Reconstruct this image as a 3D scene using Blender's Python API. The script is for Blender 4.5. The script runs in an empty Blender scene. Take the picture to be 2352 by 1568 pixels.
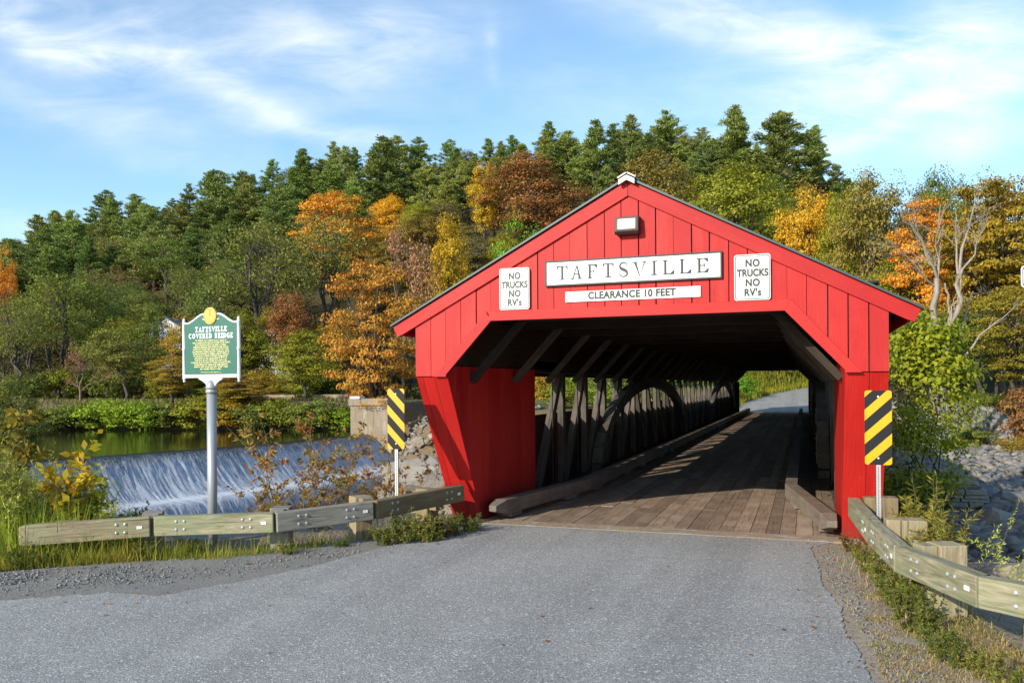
import bpy, bmesh, math, random
import numpy as np
from mathutils import Vector, Matrix

random.seed(7)
R = math.radians
S = bpy.context.scene
COL = S.collection

# ------------------------------------------------------------------ camera
F = 1887.02; YAW = 0.3425; ROLL = 0.0068; CYP = 884.44
CAM = np.array([2.3714, -11.7014, 2.2905])
FW = np.array([-math.sin(YAW), math.cos(YAW), 0.0]); RT = np.array([math.cos(YAW), math.sin(YAW), 0.0]); UP = np.array([0, 0, 1.0])
cam = bpy.data.cameras.new('camera'); camo = bpy.data.objects.new('camera', cam); COL.objects.link(camo)
cam.sensor_width = 36; cam.lens = F / 2352 * 36; cam.shift_y = (CYP - 784) / 2352
cam.clip_start = 0.1; cam.clip_end = 5000
_r = Vector(RT) * math.cos(ROLL) - Vector(UP) * math.sin(ROLL); _u = Vector(UP) * math.cos(ROLL) + Vector(RT) * math.sin(ROLL); _b = -Vector(FW)
camo.matrix_world = Matrix(((_r.x, _u.x, _b.x, CAM[0]), (_r.y, _u.y, _b.y, CAM[1]), (_r.z, _u.z, _b.z, CAM[2]), (0, 0, 0, 1)))
S.camera = camo

# ------------------------------------------------------------------ light
SUN_DIR = Vector((-1.05, -2.15, 1.0)).normalized()          # towards the sun
sl = bpy.data.lights.new('sun', 'SUN'); sl.energy = 4.6; sl.angle = R(0.5); sl.color = (1.0, 0.92, 0.775)
so = bpy.data.objects.new('sun', sl); COL.objects.link(so)
so.rotation_euler = SUN_DIR.to_track_quat('Z', 'Y').to_euler(); so.location = (-30, -60, 60)
S.view_settings.view_transform = 'Standard'; S.view_settings.look = 'None'; S.view_settings.gamma = 1.0
S.view_settings.use_curve_mapping = False; S.view_settings.exposure = 0.35
SKY = 0.15

def nd(nt, typ, props=None, **ins):
    n = nt.nodes.new(typ)
    for k, v in (props or {}).items(): setattr(n, k, v)
    for k, v in ins.items():
        s = n.inputs[int(k[1:])] if k[0] == 'i' and k[1:].isdigit() else n.inputs[k.replace('_', ' ')]
        if isinstance(v, bpy.types.NodeSocket): nt.links.new(v, s)
        elif v is not None: s.default_value = v
    return n
def mth(nt, op, a, b=None, c=None, clamp=False):
    n = nt.nodes.new('ShaderNodeMath'); n.operation = op; n.use_clamp = clamp
    for i, v in enumerate((a, b, c)):
        if v is None: continue
        if isinstance(v, bpy.types.NodeSocket): nt.links.new(v, n.inputs[i])
        else: n.inputs[i].default_value = v
    return n.outputs[0]
def vmath(nt, op, a, b=None):
    n = nt.nodes.new('ShaderNodeVectorMath'); n.operation = op
    for i, v in enumerate((a, b)):
        if v is None: continue
        if isinstance(v, bpy.types.NodeSocket): nt.links.new(v, n.inputs[i])
        else: n.inputs[i].default_value = v
    return n
def mix(nt, fac, a, b, blend='MIX'):
    n = nt.nodes.new('ShaderNodeMix'); n.data_type = 'RGBA'; n.blend_type = blend; n.clamp_factor = True
    for s, v in ((n.inputs[0], fac), (n.inputs[6], a), (n.inputs[7], b)):
        if isinstance(v, bpy.types.NodeSocket): nt.links.new(v, s)
        elif isinstance(v, (int, float)): s.default_value = v
        else: s.default_value = (*v[:3], 1)
    return n.outputs[2]
def ramp(nt, fac, *stops):
    n = nt.nodes.new('ShaderNodeValToRGB'); e = n.color_ramp.elements
    while len(e) < len(stops): e.new(0.5)
    for el, (p, c) in zip(e, stops):
        el.position = p; el.color = (*c, 1) if isinstance(c, (tuple, list)) else (c, c, c, 1)
    nt.links.new(fac, n.inputs[0]); return n.outputs[0]
def noise(nt, vec, scale, detail=4, rough=0.55, dist=0.0):
    n = nd(nt, 'ShaderNodeTexNoise', None, Scale=scale, Detail=detail, Roughness=rough, Distortion=dist)
    if vec is not None: nt.links.new(vec, n.inputs['Vector'])
    return n.outputs['Fac']

# ------------------------------------------------------------------ sky with cirrus at infinity
w = bpy.data.worlds.new('World'); S.world = w; w.use_nodes = True
nt = w.node_tree; nt.nodes.clear()
sky = nd(nt, 'ShaderNodeTexSky'); sky.sky_type = 'NISHITA'; sky.sun_disc = False
sky.sun_elevation = math.asin(SUN_DIR.z); sky.sun_rotation = math.atan2(SUN_DIR.x, SUN_DIR.y)
sky.altitude = 250; sky.air_density = 1.0; sky.dust_density = 0.6; sky.ozone_density = 2.4
d = nd(nt, 'ShaderNodeTexCoord').outputs['Generated']
kf = mth(nt, 'MAXIMUM', vmath(nt, 'DOT_PRODUCT', d, tuple(FW)).outputs['Value'], 0.05)
px = mth(nt, 'MULTIPLY_ADD', mth(nt, 'DIVIDE', vmath(nt, 'DOT_PRODUCT', d, tuple(RT)).outputs['Value'], kf), 1.887, 1.176)
py = mth(nt, 'MULTIPLY_ADD', mth(nt, 'DIVIDE', vmath(nt, 'DOT_PRODUCT', d, (0, 0, 1)).outputs['Value'], kf), -1.887, 0.885)
P = nd(nt, 'ShaderNodeCombineXYZ', None, X=px, Y=py).outputs[0]
wob = nd(nt, 'ShaderNodeTexNoise', None, Scale=2.2, Detail=3.0); nt.links.new(P, wob.inputs['Vector'])
Pw = vmath(nt, 'ADD', P, vmath(nt, 'SCALE', vmath(nt, 'SUBTRACT', wob.outputs['Color'], (.5, .5, .5)).outputs[0]).outputs[0])
Pw.inputs[1].links[0].from_node.inputs['Scale'].default_value = 0.28
Pw = Pw.outputs[0]
tot = None
for cx_, cy_, rx, ry, ro, am in [
    (.18, .06, .55, .15, 8, .78), (.84, .075, .28, .12, 4, .85), (.22, .14, .36, .05, 18, .65), (.60, .235, .36, .05, 22, .50),
    (.78, .29, .14, .03, 20, .35), (.12, .24, .34, .06, 12, .35), (.06, .50, .30, .07, 4, .55), (.35, .33, .40, .07, 14, .30),
    (1.72, .04, .45, .10, 10, 1.0), (2.05, .13, .45, .12, -22, .95), (2.02, .275, .26, .04, -18, .7), (2.32, .20, .30, .12, -28, .7),
    (1.55, .10, .12, .03, 6, .4), (1.12, .16, .022, .09, -6, .35), (1.35, .27, .80, .13, 0, .28), (2.2, .33, .5, .06, -6, .35)]:
    mp = nd(nt, 'ShaderNodeMapping', {'vector_type': 'TEXTURE'}, Vector=Pw); mp.inputs['Location'].default_value = (cx_, cy_, 0)
    mp.inputs['Rotation'].default_value = (0, 0, R(ro)); mp.inputs['Scale'].default_value = (rx, ry, 1)
    L = vmath(nt, 'DOT_PRODUCT', mp.outputs[0], mp.outputs[0]).outputs['Value']
    g = mth(nt, 'MULTIPLY', mth(nt, 'POWER', 2.718, mth(nt, 'MULTIPLY', L, -1.3)), am)
    tot = g if tot is None else mth(nt, 'ADD', tot, g)
mp = nd(nt, 'ShaderNodeMapping', None, Vector=P); mp.inputs['Rotation'].default_value = (0, 0, R(-17)); mp.inputs['Scale'].default_value = (2.2, 9.0, 1)
st = noise(nt, mp.outputs[0], 1.0, 7, 0.6, 0.5)
mp2 = nd(nt, 'ShaderNodeMapping', None, Vector=P); mp2.inputs['Rotation'].default_value = (0, 0, R(14)); mp2.inputs['Scale'].default_value = (2.5, 6.0, 1)
st2 = noise(nt, mp2.outputs[0], 1.6, 8, 0.62, 0.8)
stm = mth(nt, 'ADD', mth(nt, 'MULTIPLY', st, .6), mth(nt, 'MULTIPLY', st2, .5))
cl = mth(nt, 'MULTIPLY', tot, mth(nt, 'MULTIPLY_ADD', stm, 2.9, -0.92), clamp=True)
cl = mth(nt, 'MULTIPLY', mth(nt, 'POWER', cl, 1.15), .82)
haze = ramp(nt, nd(nt, 'ShaderNodeSeparateXYZ', None, Vector=d).outputs[2], (0.0, .20), (.22, .07), (.5, 0.0))
cl = mth(nt, 'MAXIMUM', mth(nt, 'MULTIPLY_ADD', cl, .93, .035), haze)
bg = nd(nt, 'ShaderNodeBackground', None, Color=mix(nt, cl, mix(nt, 1.0, sky.outputs[0], (1.12, 1.34, 1.36), 'MULTIPLY'), (6.1, 6.4, 6.7)), Strength=SKY)
nt.links.new(bg.outputs[0], nd(nt, 'ShaderNodeOutputWorld').inputs[0])

# ------------------------------------------------------------------ pixel <-> place helpers (used to lay things out on the ground)
def ray(x, y):
    u0, v0 = x - 1176, y - CYP; c, s = math.cos(ROLL), math.sin(ROLL)
    return FW + RT * ((u0 * c - v0 * s) / F) - UP * ((u0 * s + v0 * c) / F)
def at_z(x, y, z):
    r = ray(x, y); return CAM + r * ((z - CAM[2]) / r[2])
def at_d(x, y, D): return CAM + ray(x, y) * D
def to_px(p):
    q = np.asarray(p, float) - CAM; k = max(q @ FW, .01); u, v = F * (q @ RT) / k, -F * q[2] / k; c, s = math.cos(ROLL), math.sin(ROLL)
    return 1176 + u * c + v * s, CYP - u * s + v * c

# ------------------------------------------------------------------ object helpers
def tag(o, label=None, cat=None, group=None, kind=None):
    if label: o['label'] = label
    if cat: o['category'] = cat
    if group: o['group'] = group
    if kind: o['kind'] = kind
    return o
def thing(name, label, cat, loc=(0, 0, 0), group=None, rz=0):
    o = bpy.data.objects.new(name, None); COL.objects.link(o); o.location = loc; o.rotation_euler = (0, 0, rz); o.empty_display_size = .2
    return tag(o, label, cat, group)
def obj(name, me, parent=None):
    o = bpy.data.objects.new(name, me); COL.objects.link(o)
    if parent is not None: o.parent = parent
    return o

class MB:
    """collects boxes, beams and prisms into one mesh (uv: u along the grain, in metres)"""
    def __init__(s): s.v = []; s.f = []; s.uv = []; s.m = []; s.r = []
    def add(s, vs, fs, uvs=None, m=0, r=None):
        b = len(s.v); r = random.random() if r is None else r
        s.v += [tuple(map(float, v)) for v in vs]
        for i, f in enumerate(fs):
            s.f.append(tuple(b + j for j in f)); s.m.append(m[i] if isinstance(m, (list, tuple)) else m); s.r.append(r)
            s.uv.append(uvs[i] if uvs else [(vs[j][0], vs[j][2]) for j in f])
    def beam(s, p0, p1, w, h, up=(0, 0, 1), m=0, r=None, w1=None, h1=None):
        p0, p1 = Vector(p0), Vector(p1); d = (p1 - p0); L = d.length; d /= L
        sd = d.cross(Vector(up)); sd = sd.normalized() if sd.length > 1e-5 else Vector((1, 0, 0)); u = sd.cross(d)
        vs = []
        for p, a, c in ((p0, w, h), (p1, w1 or w, h1 or h)):
            for i, j in ((-1, -1), (1, -1), (1, 1), (-1, 1)): vs.append(p + sd * (i * a / 2) + u * (j * c / 2))
        fs = [(0, 1, 2, 3), (7, 6, 5, 4), (0, 4, 5, 1), (1, 5, 6, 2), (2, 6, 7, 3), (3, 7, 4, 0)]
        o = random.random() * 50
        uv = [[(o, 0), (o, w), (o + h, w), (o + h, 0)]] * 2; q = 0
        for k in range(4):
            e = w if k % 2 == 0 else h; uv.append([(o, q), (o + L, q), (o + L, q + e), (o, q + e)]); q += e
        s.add(vs, fs, uv, m, r)
    def box(s, x0, x1, y0, y1, z0, z1, m=0, r=None):
        a = [(x1 - x0), (y1 - y0), (z1 - z0)]; cx, cy, cz = (x0 + x1) / 2, (y0 + y1) / 2, (z0 + z1) / 2; k = a.index(max(a))
        if k == 0: s.beam((x0, cy, cz), (x1, cy, cz), a[1], a[2], (0, 0, 1), m, r)
        elif k == 1: s.beam((cx, y0, cz), (cx, y1, cz), a[0], a[2], (0, 0, 1), m, r)
        else: s.beam((cx, cy, z0), (cx, cy, z1), a[0], a[1], (0, 1, 0), m, r)
    def prism(s, poly, off, grain=(0, 0, 1), m=0, r=None, side_m=None):
        """poly: 3D points of a planar face, off: vector that gives it thickness"""
        n = len(poly); off = Vector(off); a = [Vector(p) for p in poly]; b = [p + off for p in a]; g = Vector(grain).normalized()
        nrm = off.normalized(); t = nrm.cross(g); o = random.random() * 50
        U = lambda p: (p.dot(g) + o, p.dot(t)); U2 = lambda p: (p.dot(g) + o, p.dot(t) + p.dot(nrm))
        fs = [tuple(range(n)), tuple(range(2 * n - 1, n - 1, -1))]; vs = a + b
        uv = [[U(p) for p in a], [U(p) for p in reversed(b)]]; ms = [m, m if side_m is None else side_m]
        for i in range(n):
            j = (i + 1) % n; f = (i, i + n, j + n, j); fs.append(f); uv.append([U2(vs[k]) for k in f]); ms.append(m)
        s.add(vs, fs, uv, ms, r)
    def tube(s, pts, rad, n=8, m=0, r=None, cap=True):
        pts = [Vector(p) for p in pts]; rad = rad if isinstance(rad, (list, tuple)) else [rad] * len(pts)
        vs, fs, uv = [], [], []; L = 0
        for i, p in enumerate(pts):
            d = (pts[min(i + 1, len(pts) - 1)] - pts[max(i - 1, 0)]).normalized(); a = d.cross(Vector((.13, .31, .94)))
            if a.length < .05: a = d.cross(Vector((1, 0, 0)))
            a.normalize(); b = d.cross(a)
            for k in range(n): t = 2 * math.pi * k / n; vs.append(p + (a * math.cos(t) + b * math.sin(t)) * rad[i])
            if i:
                L2 = L + (p - pts[i - 1]).length
                for k in range(n):
                    k2 = (k + 1) % n; fs.append(((i - 1) * n + k, (i - 1) * n + k2, i * n + k2, i * n + k)); c = rad[0] * 6.28 / n
                    uv.append([(L, k * c), (L, k * c + c), (L2, k * c + c), (L2, k * c)])
                L = L2
        if cap:
            fs += [tuple(range(n - 1, -1, -1)), tuple(range((len(pts) - 1) * n, len(pts) * n))]
            uv += [[(0, 0)] * n, [(0, 0)] * n]
        s.add(vs, fs, uv, m, r)
    def lathe(s, c, prof, n=16, m=0, sq=1.0):
        c = Vector(c); vs, fs = [], []
        for z, q in prof:
            for k in range(n): t = 2 * math.pi * k / n; vs.append(c + Vector((math.cos(t) * q, math.sin(t) * q * sq, z)))
        for i in range(len(prof) - 1):
            for k in range(n): k2 = (k + 1) % n; fs.append((i * n + k, i * n + k2, (i + 1) * n + k2, (i + 1) * n + k))
        fs += [tuple(range(n - 1, -1, -1)), tuple(range((len(prof) - 1) * n, len(prof) * n))]
        s.add(vs, fs, None, m)
    def mesh(s, name, mats, smooth=False):
        me = bpy.data.meshes.new(name); me.from_pydata(s.v, [], s.f)
        uvl = me.uv_layers.new(name='UVMap'); uvl.data.foreach_set('uv', np.array([c for f in s.uv for q in f for c in q], np.float32))
        at = me.attributes.new('rnd', 'FLOAT', 'FACE'); at.data.foreach_set('value', np.array(s.r, np.float32))
        me.polygons.foreach_set('material_index', np.array(s.m, np.int32))
        for mm in (mats if isinstance(mats, (list, tuple)) else [mats]): me.materials.append(mm)
        if smooth: me.polygons.foreach_set('use_smooth', [True] * len(s.f))
        me.update(); return me
    def build(s, name, mats, parent=None, smooth=False, bevel=0):
        o = obj(name, s.mesh(name, mats, smooth), parent)
        if bevel:
            b = o.modifiers.new('bevel', 'BEVEL'); b.width = bevel; b.segments = 2; b.limit_method = 'ANGLE'; b.angle_limit = R(50)
        return o

def np_mesh(name, V, Fa, mats, rnd=None, uv=None, smooth=False, mi=None):
    """V (n,3); Fa (m,k) faces of one size"""
    me = bpy.data.meshes.new(name); V = np.asarray(V, np.float32); Fa = np.asarray(Fa, np.int32); m, k = Fa.shape
    me.vertices.add(len(V)); me.vertices.foreach_set('co', V.ravel())
    me.loops.add(m * k); me.loops.foreach_set('vertex_index', Fa.ravel())
    me.polygons.add(m); me.polygons.foreach_set('loop_start', np.arange(0, m * k, k, dtype=np.int32))
    me.update(calc_edges=True)
    if rnd is not None: me.attributes.new('rnd', 'FLOAT', 'FACE').data.foreach_set('value', np.asarray(rnd, np.float32))
    if smooth: me.polygons.foreach_set('use_smooth', [True] * m)
    for mm in (mats if isinstance(mats, (list, tuple)) else [mats]): me.materials.append(mm)
    if mi is not None: me.polygons.foreach_set('material_index', np.asarray(mi, np.int32))
    me.validate(); me.update(); return me

# ------------------------------------------------------------------ materials
def mat(name):
    m = bpy.data.materials.new(name); m.use_nodes = True; nt = m.node_tree
    return m, nt, nt.nodes['Principled BSDF']
def bump(nt, b, h, dist=0.01, strength=0.6):
    n = nd(nt, 'ShaderNodeBump', None, Strength=strength, Distance=dist, Height=h); nt.links.new(n.outputs[0], b.inputs['Normal']); return n
def geo_rnd(nt): return nd(nt, 'ShaderNodeAttribute', {'attribute_name': 'rnd'}).outputs['Fac']
def ocoord(nt): return nd(nt, 'ShaderNodeTexCoord').outputs['Object']
def wpos(nt): return nd(nt, 'ShaderNodeNewGeometry').outputs['Position']

def wood(name, c1, c2, c3=None, grain=18, rough=.8, stain=.5, var=.5, bd=.006):
    """grain c1..c2, weather stains towards c3"""
    m, nt, b = mat(name); uv = nd(nt, 'ShaderNodeUVMap').outputs[0]; rn = geo_rnd(nt)
    off = nd(nt, 'ShaderNodeCombineXYZ', None, X=mth(nt, 'MULTIPLY', rn, 31), Y=mth(nt, 'MULTIPLY', rn, 17)).outputs[0]
    p = vmath(nt, 'ADD', uv, off).outputs[0]
    mp = nd(nt, 'ShaderNodeMapping', None, Vector=p); mp.inputs['Scale'].default_value = (1.3, grain, 1)
    g = noise(nt, mp.outputs[0], 1.6, 6, .62, 1.2)
    mp2 = nd(nt, 'ShaderNodeMapping', None, Vector=p); mp2.inputs['Scale'].default_value = (2.2, grain * 3.2, 1)
    g2 = noise(nt, mp2.outputs[0], 2.0, 3, .6)
    big = noise(nt, p, 1.7, 5, .6)
    col = mix(nt, ramp(nt, g, (.32, 0.0), (.68, 1.0)), c1, c2)
    if c3: col = mix(nt, mth(nt, 'MULTIPLY', ramp(nt, big, (.42, 0.0), (.66, 1.0)), stain), col, c3)
    mp3 = nd(nt, 'ShaderNodeMapping', None, Vector=p); mp3.inputs['Scale'].default_value = (.55, 26, 1); ck = noise(nt, mp3.outputs[0], 1.0, 4, .6, .9)
    col = mix(nt, mth(nt, 'MULTIPLY', ramp(nt, ck, (.62, 0.), (.68, 1.)), .7), col, tuple(.22 * q for q in c2))
    k = mth(nt, 'MULTIPLY_ADD', rn, var, 1 - var / 2); k = mth(nt, 'MULTIPLY', k, mth(nt, 'MULTIPLY_ADD', g2, .5, .75))
    col = mix(nt, 1.0, col, nd(nt, 'ShaderNodeCombineColor', None, Red=k, Green=k, Blue=k).outputs[0], 'MULTIPLY')
    nt.links.new(col, b.inputs['Base Color']); b.inputs['Roughness'].default_value = rough; b.inputs['Specular IOR Level'].default_value = .25
    bump(nt, b, mth(nt, 'ADD', g, mth(nt, 'MULTIPLY', g2, .5)), bd, .7)
    return m
def plain(name, c, rough=.5, metal=0, var=.12, scale=6, bd=0, spec=.5):
    m, nt, b = mat(name); n = noise(nt, ocoord(nt), scale, 5, .6)
    k = mth(nt, 'MULTIPLY_ADD', n, 2 * var, 1 - var)
    nt.links.new(mix(nt, 1.0, c, nd(nt, 'ShaderNodeCombineColor', None, Red=k, Green=k, Blue=k).outputs[0], 'MULTIPLY'), b.inputs['Base Color'])
    b.inputs['Roughness'].default_value = rough; b.inputs['Metallic'].default_value = metal; b.inputs['Specular IOR Level'].default_value = spec
    if bd: bump(nt, b, noise(nt, ocoord(nt), scale * 4, 4), bd)
    return m
M = {}
def red_paint():
    m, nt, b = mat('red_barn_paint'); uv = nd(nt, 'ShaderNodeUVMap').outputs[0]; rn = geo_rnd(nt)
    p = vmath(nt, 'ADD', uv, nd(nt, 'ShaderNodeCombineXYZ', None, X=mth(nt, 'MULTIPLY', rn, 31), Y=mth(nt, 'MULTIPLY', rn, 17)).outputs[0]).outputs[0]
    mp = nd(nt, 'ShaderNodeMapping', None, Vector=p); mp.inputs['Scale'].default_value = (1.0, 16, 1)
    g = noise(nt, mp.outputs[0], 2.0, 6, .65, 1.5); big = noise(nt, p, 2.3, 4, .6)
    col = mix(nt, ramp(nt, big, (.30, 0.), (.70, 1.)), (.37, .0045, .0055), (.48, .012, .0095))
    col = mix(nt, mth(nt, 'MULTIPLY', ramp(nt, g, (.50, 0.), (.72, 1.)), .5), col, (.29, .005, .008))
    vf = nd(nt, 'ShaderNodeMapping', None, Vector=p); vf.inputs['Scale'].default_value = (.5, 2.2, 1); col = mix(nt, ramp(nt, noise(nt, vf.outputs[0], 1.3, 5, .65), (.50, 0.), (.70, .5)), col, (.62, .045, .035))
    col = mix(nt, mth(nt, 'MULTIPLY', rn, .55), col, (.60, .028, .018)); col = mix(nt, ramp(nt, mth(nt, 'FRACT', mth(nt, 'MULTIPLY', rn, 5.7)), (.55, 0.), (1., .55)), col, (.33, .0035, .005))
    kn = nd(nt, 'ShaderNodeMapping', None, Vector=p); kn.inputs['Scale'].default_value = (.9, 5, 1); gr2 = nd(nt, 'ShaderNodeTexWave', {'wave_type': 'RINGS'}, Vector=kn.outputs[0], Scale=1.6, Distortion=7.0, Detail=3.0, Detail_Scale=1.4).outputs['Fac']
    col = mix(nt, ramp(nt, gr2, (.62, 0.), (.95, .22)), col, (.27, .004, .010))
    zz = nd(nt, 'ShaderNodeSeparateXYZ', None, Vector=wpos(nt)).outputs[2]; dirt = mth(nt, 'MULTIPLY', ramp(nt, mth(nt, 'ADD', zz, mth(nt, 'MULTIPLY', big, .6)), (.22, .7), (.75, 0.)), .8); col = mix(nt, dirt, col, (.16, .05, .04))
    col = mix(nt, mth(nt, 'MULTIPLY', ramp(nt, noise(nt, p, 5, 6, .7), (.60, 0.), (.72, 1.)), .30), col, (.62, .055, .045))
    sp = noise(nt, p, 38, 2, .5); col = mix(nt, mth(nt, 'MULTIPLY', ramp(nt, sp, (.71, 0.), (.75, 1.)), .6), col, (.10, .02, .02))
    nt.links.new(col, b.inputs['Base Color']); b.inputs['Roughness'].default_value = .55; b.inputs['Specular IOR Level'].default_value = .3
    bump(nt, b, g, .004, .5); return m
M['red'] = red_paint()
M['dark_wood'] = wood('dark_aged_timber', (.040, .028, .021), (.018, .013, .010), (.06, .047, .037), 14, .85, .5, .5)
M['truss'] = wood('weathered_truss_timber', (.115, .095, .078), (.06, .048, .04), (.165, .145, .12), 14, .85, .5, .5)
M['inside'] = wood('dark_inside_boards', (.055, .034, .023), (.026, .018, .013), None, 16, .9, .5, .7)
M['deck'] = wood('worn_deck_planks', (.33, .235, .165), (.165, .115, .083), (.40, .315, .245), 20, .75, .6, .55, .008)
M['kerb'] = wood('kerb_timber', (.20, .155, .12), (.11, .085, .066), (.26, .22, .18), 14, .8, .5, .3, .008)
M['rail_tan'] = wood('tan_guardrail_timber', (.40, .32, .20), (.20, .15, .09), (.30, .31, .17), 11, .8, .5, .2, .008)
M['rail_green'] = wood('green_treated_timber', (.36, .315, .21), (.14, .12, .07), (.18, .205, .11), 9, .8, .75, .25, .008)
M['rail_grey'] = wood('grey_guardrail_timber', (.29, .26, .22), (.13, .112, .095), (.32, .30, .23), 12, .8, .5, .2, .008)
M['rail_brown'] = wood('brown_guardrail_timber', (.25, .165, .09), (.13, .085, .05), (.22, .21, .11), 12, .8, .6, .2, .008)
M['post_tan'] = wood('tan_post_timber', (.36, .27, .16), (.19, .135, .08), (.28, .27, .18), 9, .8, .5, .35, .008)
M['roof'] = plain('dark_green_roof_metal', (.045, .065, .068), .45, .3, .15, 3)
M['cap'] = plain('grey_cap_metal', (.34, .34, .32), .5, .5, .1, 5)
M['white'] = plain('white_sign_paint', (.80, .80, .78), .45, 0, .08, 4)
M['sheeting'] = plain('pale_sign_sheeting', (.60, .61, .58), .4, 0, .09, 7)
M['black'] = plain('black_paint', (.014, .013, .013), .5, 0, .2, 8)
M['stripe'] = plain('black_stripe', (.012, .012, .013), .6, 0, .15, 8, spec=.25)
M['yellow'] = plain('marker_yellow', (.80, .345, .0), .4, 0, .08, 5)
M['steel'] = plain('galvanised_steel', (.46, .47, .48), .45, .5, .12, 12)
M['hole'] = plain('punched_hole', (.03, .03, .03), .8)
M['green'] = plain('marker_green', (.005, .105, .068), .4, 0, .12, 5)
M['gold'] = plain('gold_paint', (.70, .43, .08), .4, 0, .16, 9, .004)
M['gold_dark'] = plain('gold_relief', (.55, .30, .03), .45, 0, .1, 9)
M['cream'] = plain('yellowed_lettering', (.80, .68, .28), .5, 0, .1, 9)
M['sign_white'] = plain('white_sign_metal', (.74, .74, .76), .4, 0, .10, 5)
M['pole'] = plain('grey_pole_paint', (.36, .37, .38), .4, .3, .12, 7)
M['housing'] = plain('brown_lamp_housing', (.05, .026, .024), .5, .2, .2, 12)
M['lens'] = plain('frosted_lamp_glass', (.55, .53, .46), .25, 0, .08, 25)
def concrete():
    m, nt, b = mat('old_concrete'); p = wpos(nt); n = noise(nt, p, .9, 6, .65); n2 = noise(nt, p, 9, 5, .65)
    mp = nd(nt, 'ShaderNodeMapping', None, Vector=p); mp.inputs['Scale'].default_value = (1.6, 1.6, .22); s = noise(nt, mp.outputs[0], 1.4, 5, .65)
    c = mix(nt, ramp(nt, n, (.35, 0.), (.65, 1.)), (.34, .25, .16), (.27, .215, .155)); c = mix(nt, ramp(nt, s, (.52, 0.), (.66, .85)), c, (.42, .39, .35)); c = mix(nt, ramp(nt, s, (.30, .8), (.42, 0.)), c, (.13, .105, .08))
    k = mth(nt, 'MULTIPLY_ADD', n2, .5, .75); nt.links.new(mix(nt, 1.0, c, nd(nt, 'ShaderNodeCombineColor', None, Red=k, Green=k, Blue=k).outputs[0], 'MULTIPLY'), b.inputs['Base Color'])
    b.inputs['Roughness'].default_value = .9; bump(nt, b, mth(nt, 'ADD', n, n2), .04, .7); return m
M['concrete'] = concrete()
M['house'] = plain('white_clapboard', (.80, .80, .78), .6)
M['house_roof'] = plain('grey_house_roof', (.20, .20, .21), .8)
M['glass'] = plain('dark_window_glass', (.03, .04, .05), .1)
def stone_wall():
    m, nt, b = mat('dry_stone'); rn = geo_rnd(nt); n = noise(nt, ocoord(nt), 5, 6, .65)
    c = mix(nt, rn, (.20, .19, .17), (.42, .33, .22)); c = mix(nt, ramp(nt, n, (.35, 0.), (.7, 1.)), c, (.15, .145, .14))
    nt.links.new(c, b.inputs['Base Color']); b.inputs['Roughness'].default_value = .9; bump(nt, b, n, .03, .8); return m
M['stone'] = stone_wall()
def rock(name, c1, c2, c3):
    m, nt, b = mat(name); rn = geo_rnd(nt); p = wpos(nt)
    n = noise(nt, p, 2.0, 8, .65, .6); n2 = noise(nt, p, 9, 6, .65)
    c = mix(nt, ramp(nt, n, (.35, 0.), (.65, 1.)), c1, c2); c = mix(nt, mth(nt, 'MULTIPLY', rn, .8), c, c3)
    k = mth(nt, 'MULTIPLY_ADD', n2, .8, .6)
    nt.links.new(mix(nt, 1.0, c, nd(nt, 'ShaderNodeCombineColor', None, Red=k, Green=k, Blue=k).outputs[0], 'MULTIPLY'), b.inputs['Base Color'])
    b.inputs['Roughness'].default_value = .85; bump(nt, b, mth(nt, 'ADD', n, mth(nt, 'MULTIPLY', n2, .4)), .08, .8); return m
M['rock_grey'] = rock('blue_grey_rock', (.085, .093, .105), (.15, .155, .16), (.20, .185, .165))
M['rock_tan'] = rock('tan_rock', (.28, .21, .15), (.20, .16, .12), (.33, .28, .21))
M['rubble'] = rock('mixed_rubble', (.235, .205, .168), (.30, .26, .205), (.12, .12, .122))
M['ledge'] = rock('grey_bedrock', (.24, .21, .18), (.16, .145, .13), (.29, .25, .21))
M['pebble'] = rock('crushed_gravel', (.13, .133, .136), (.19, .19, .188), (.29, .28, .265))
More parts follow.
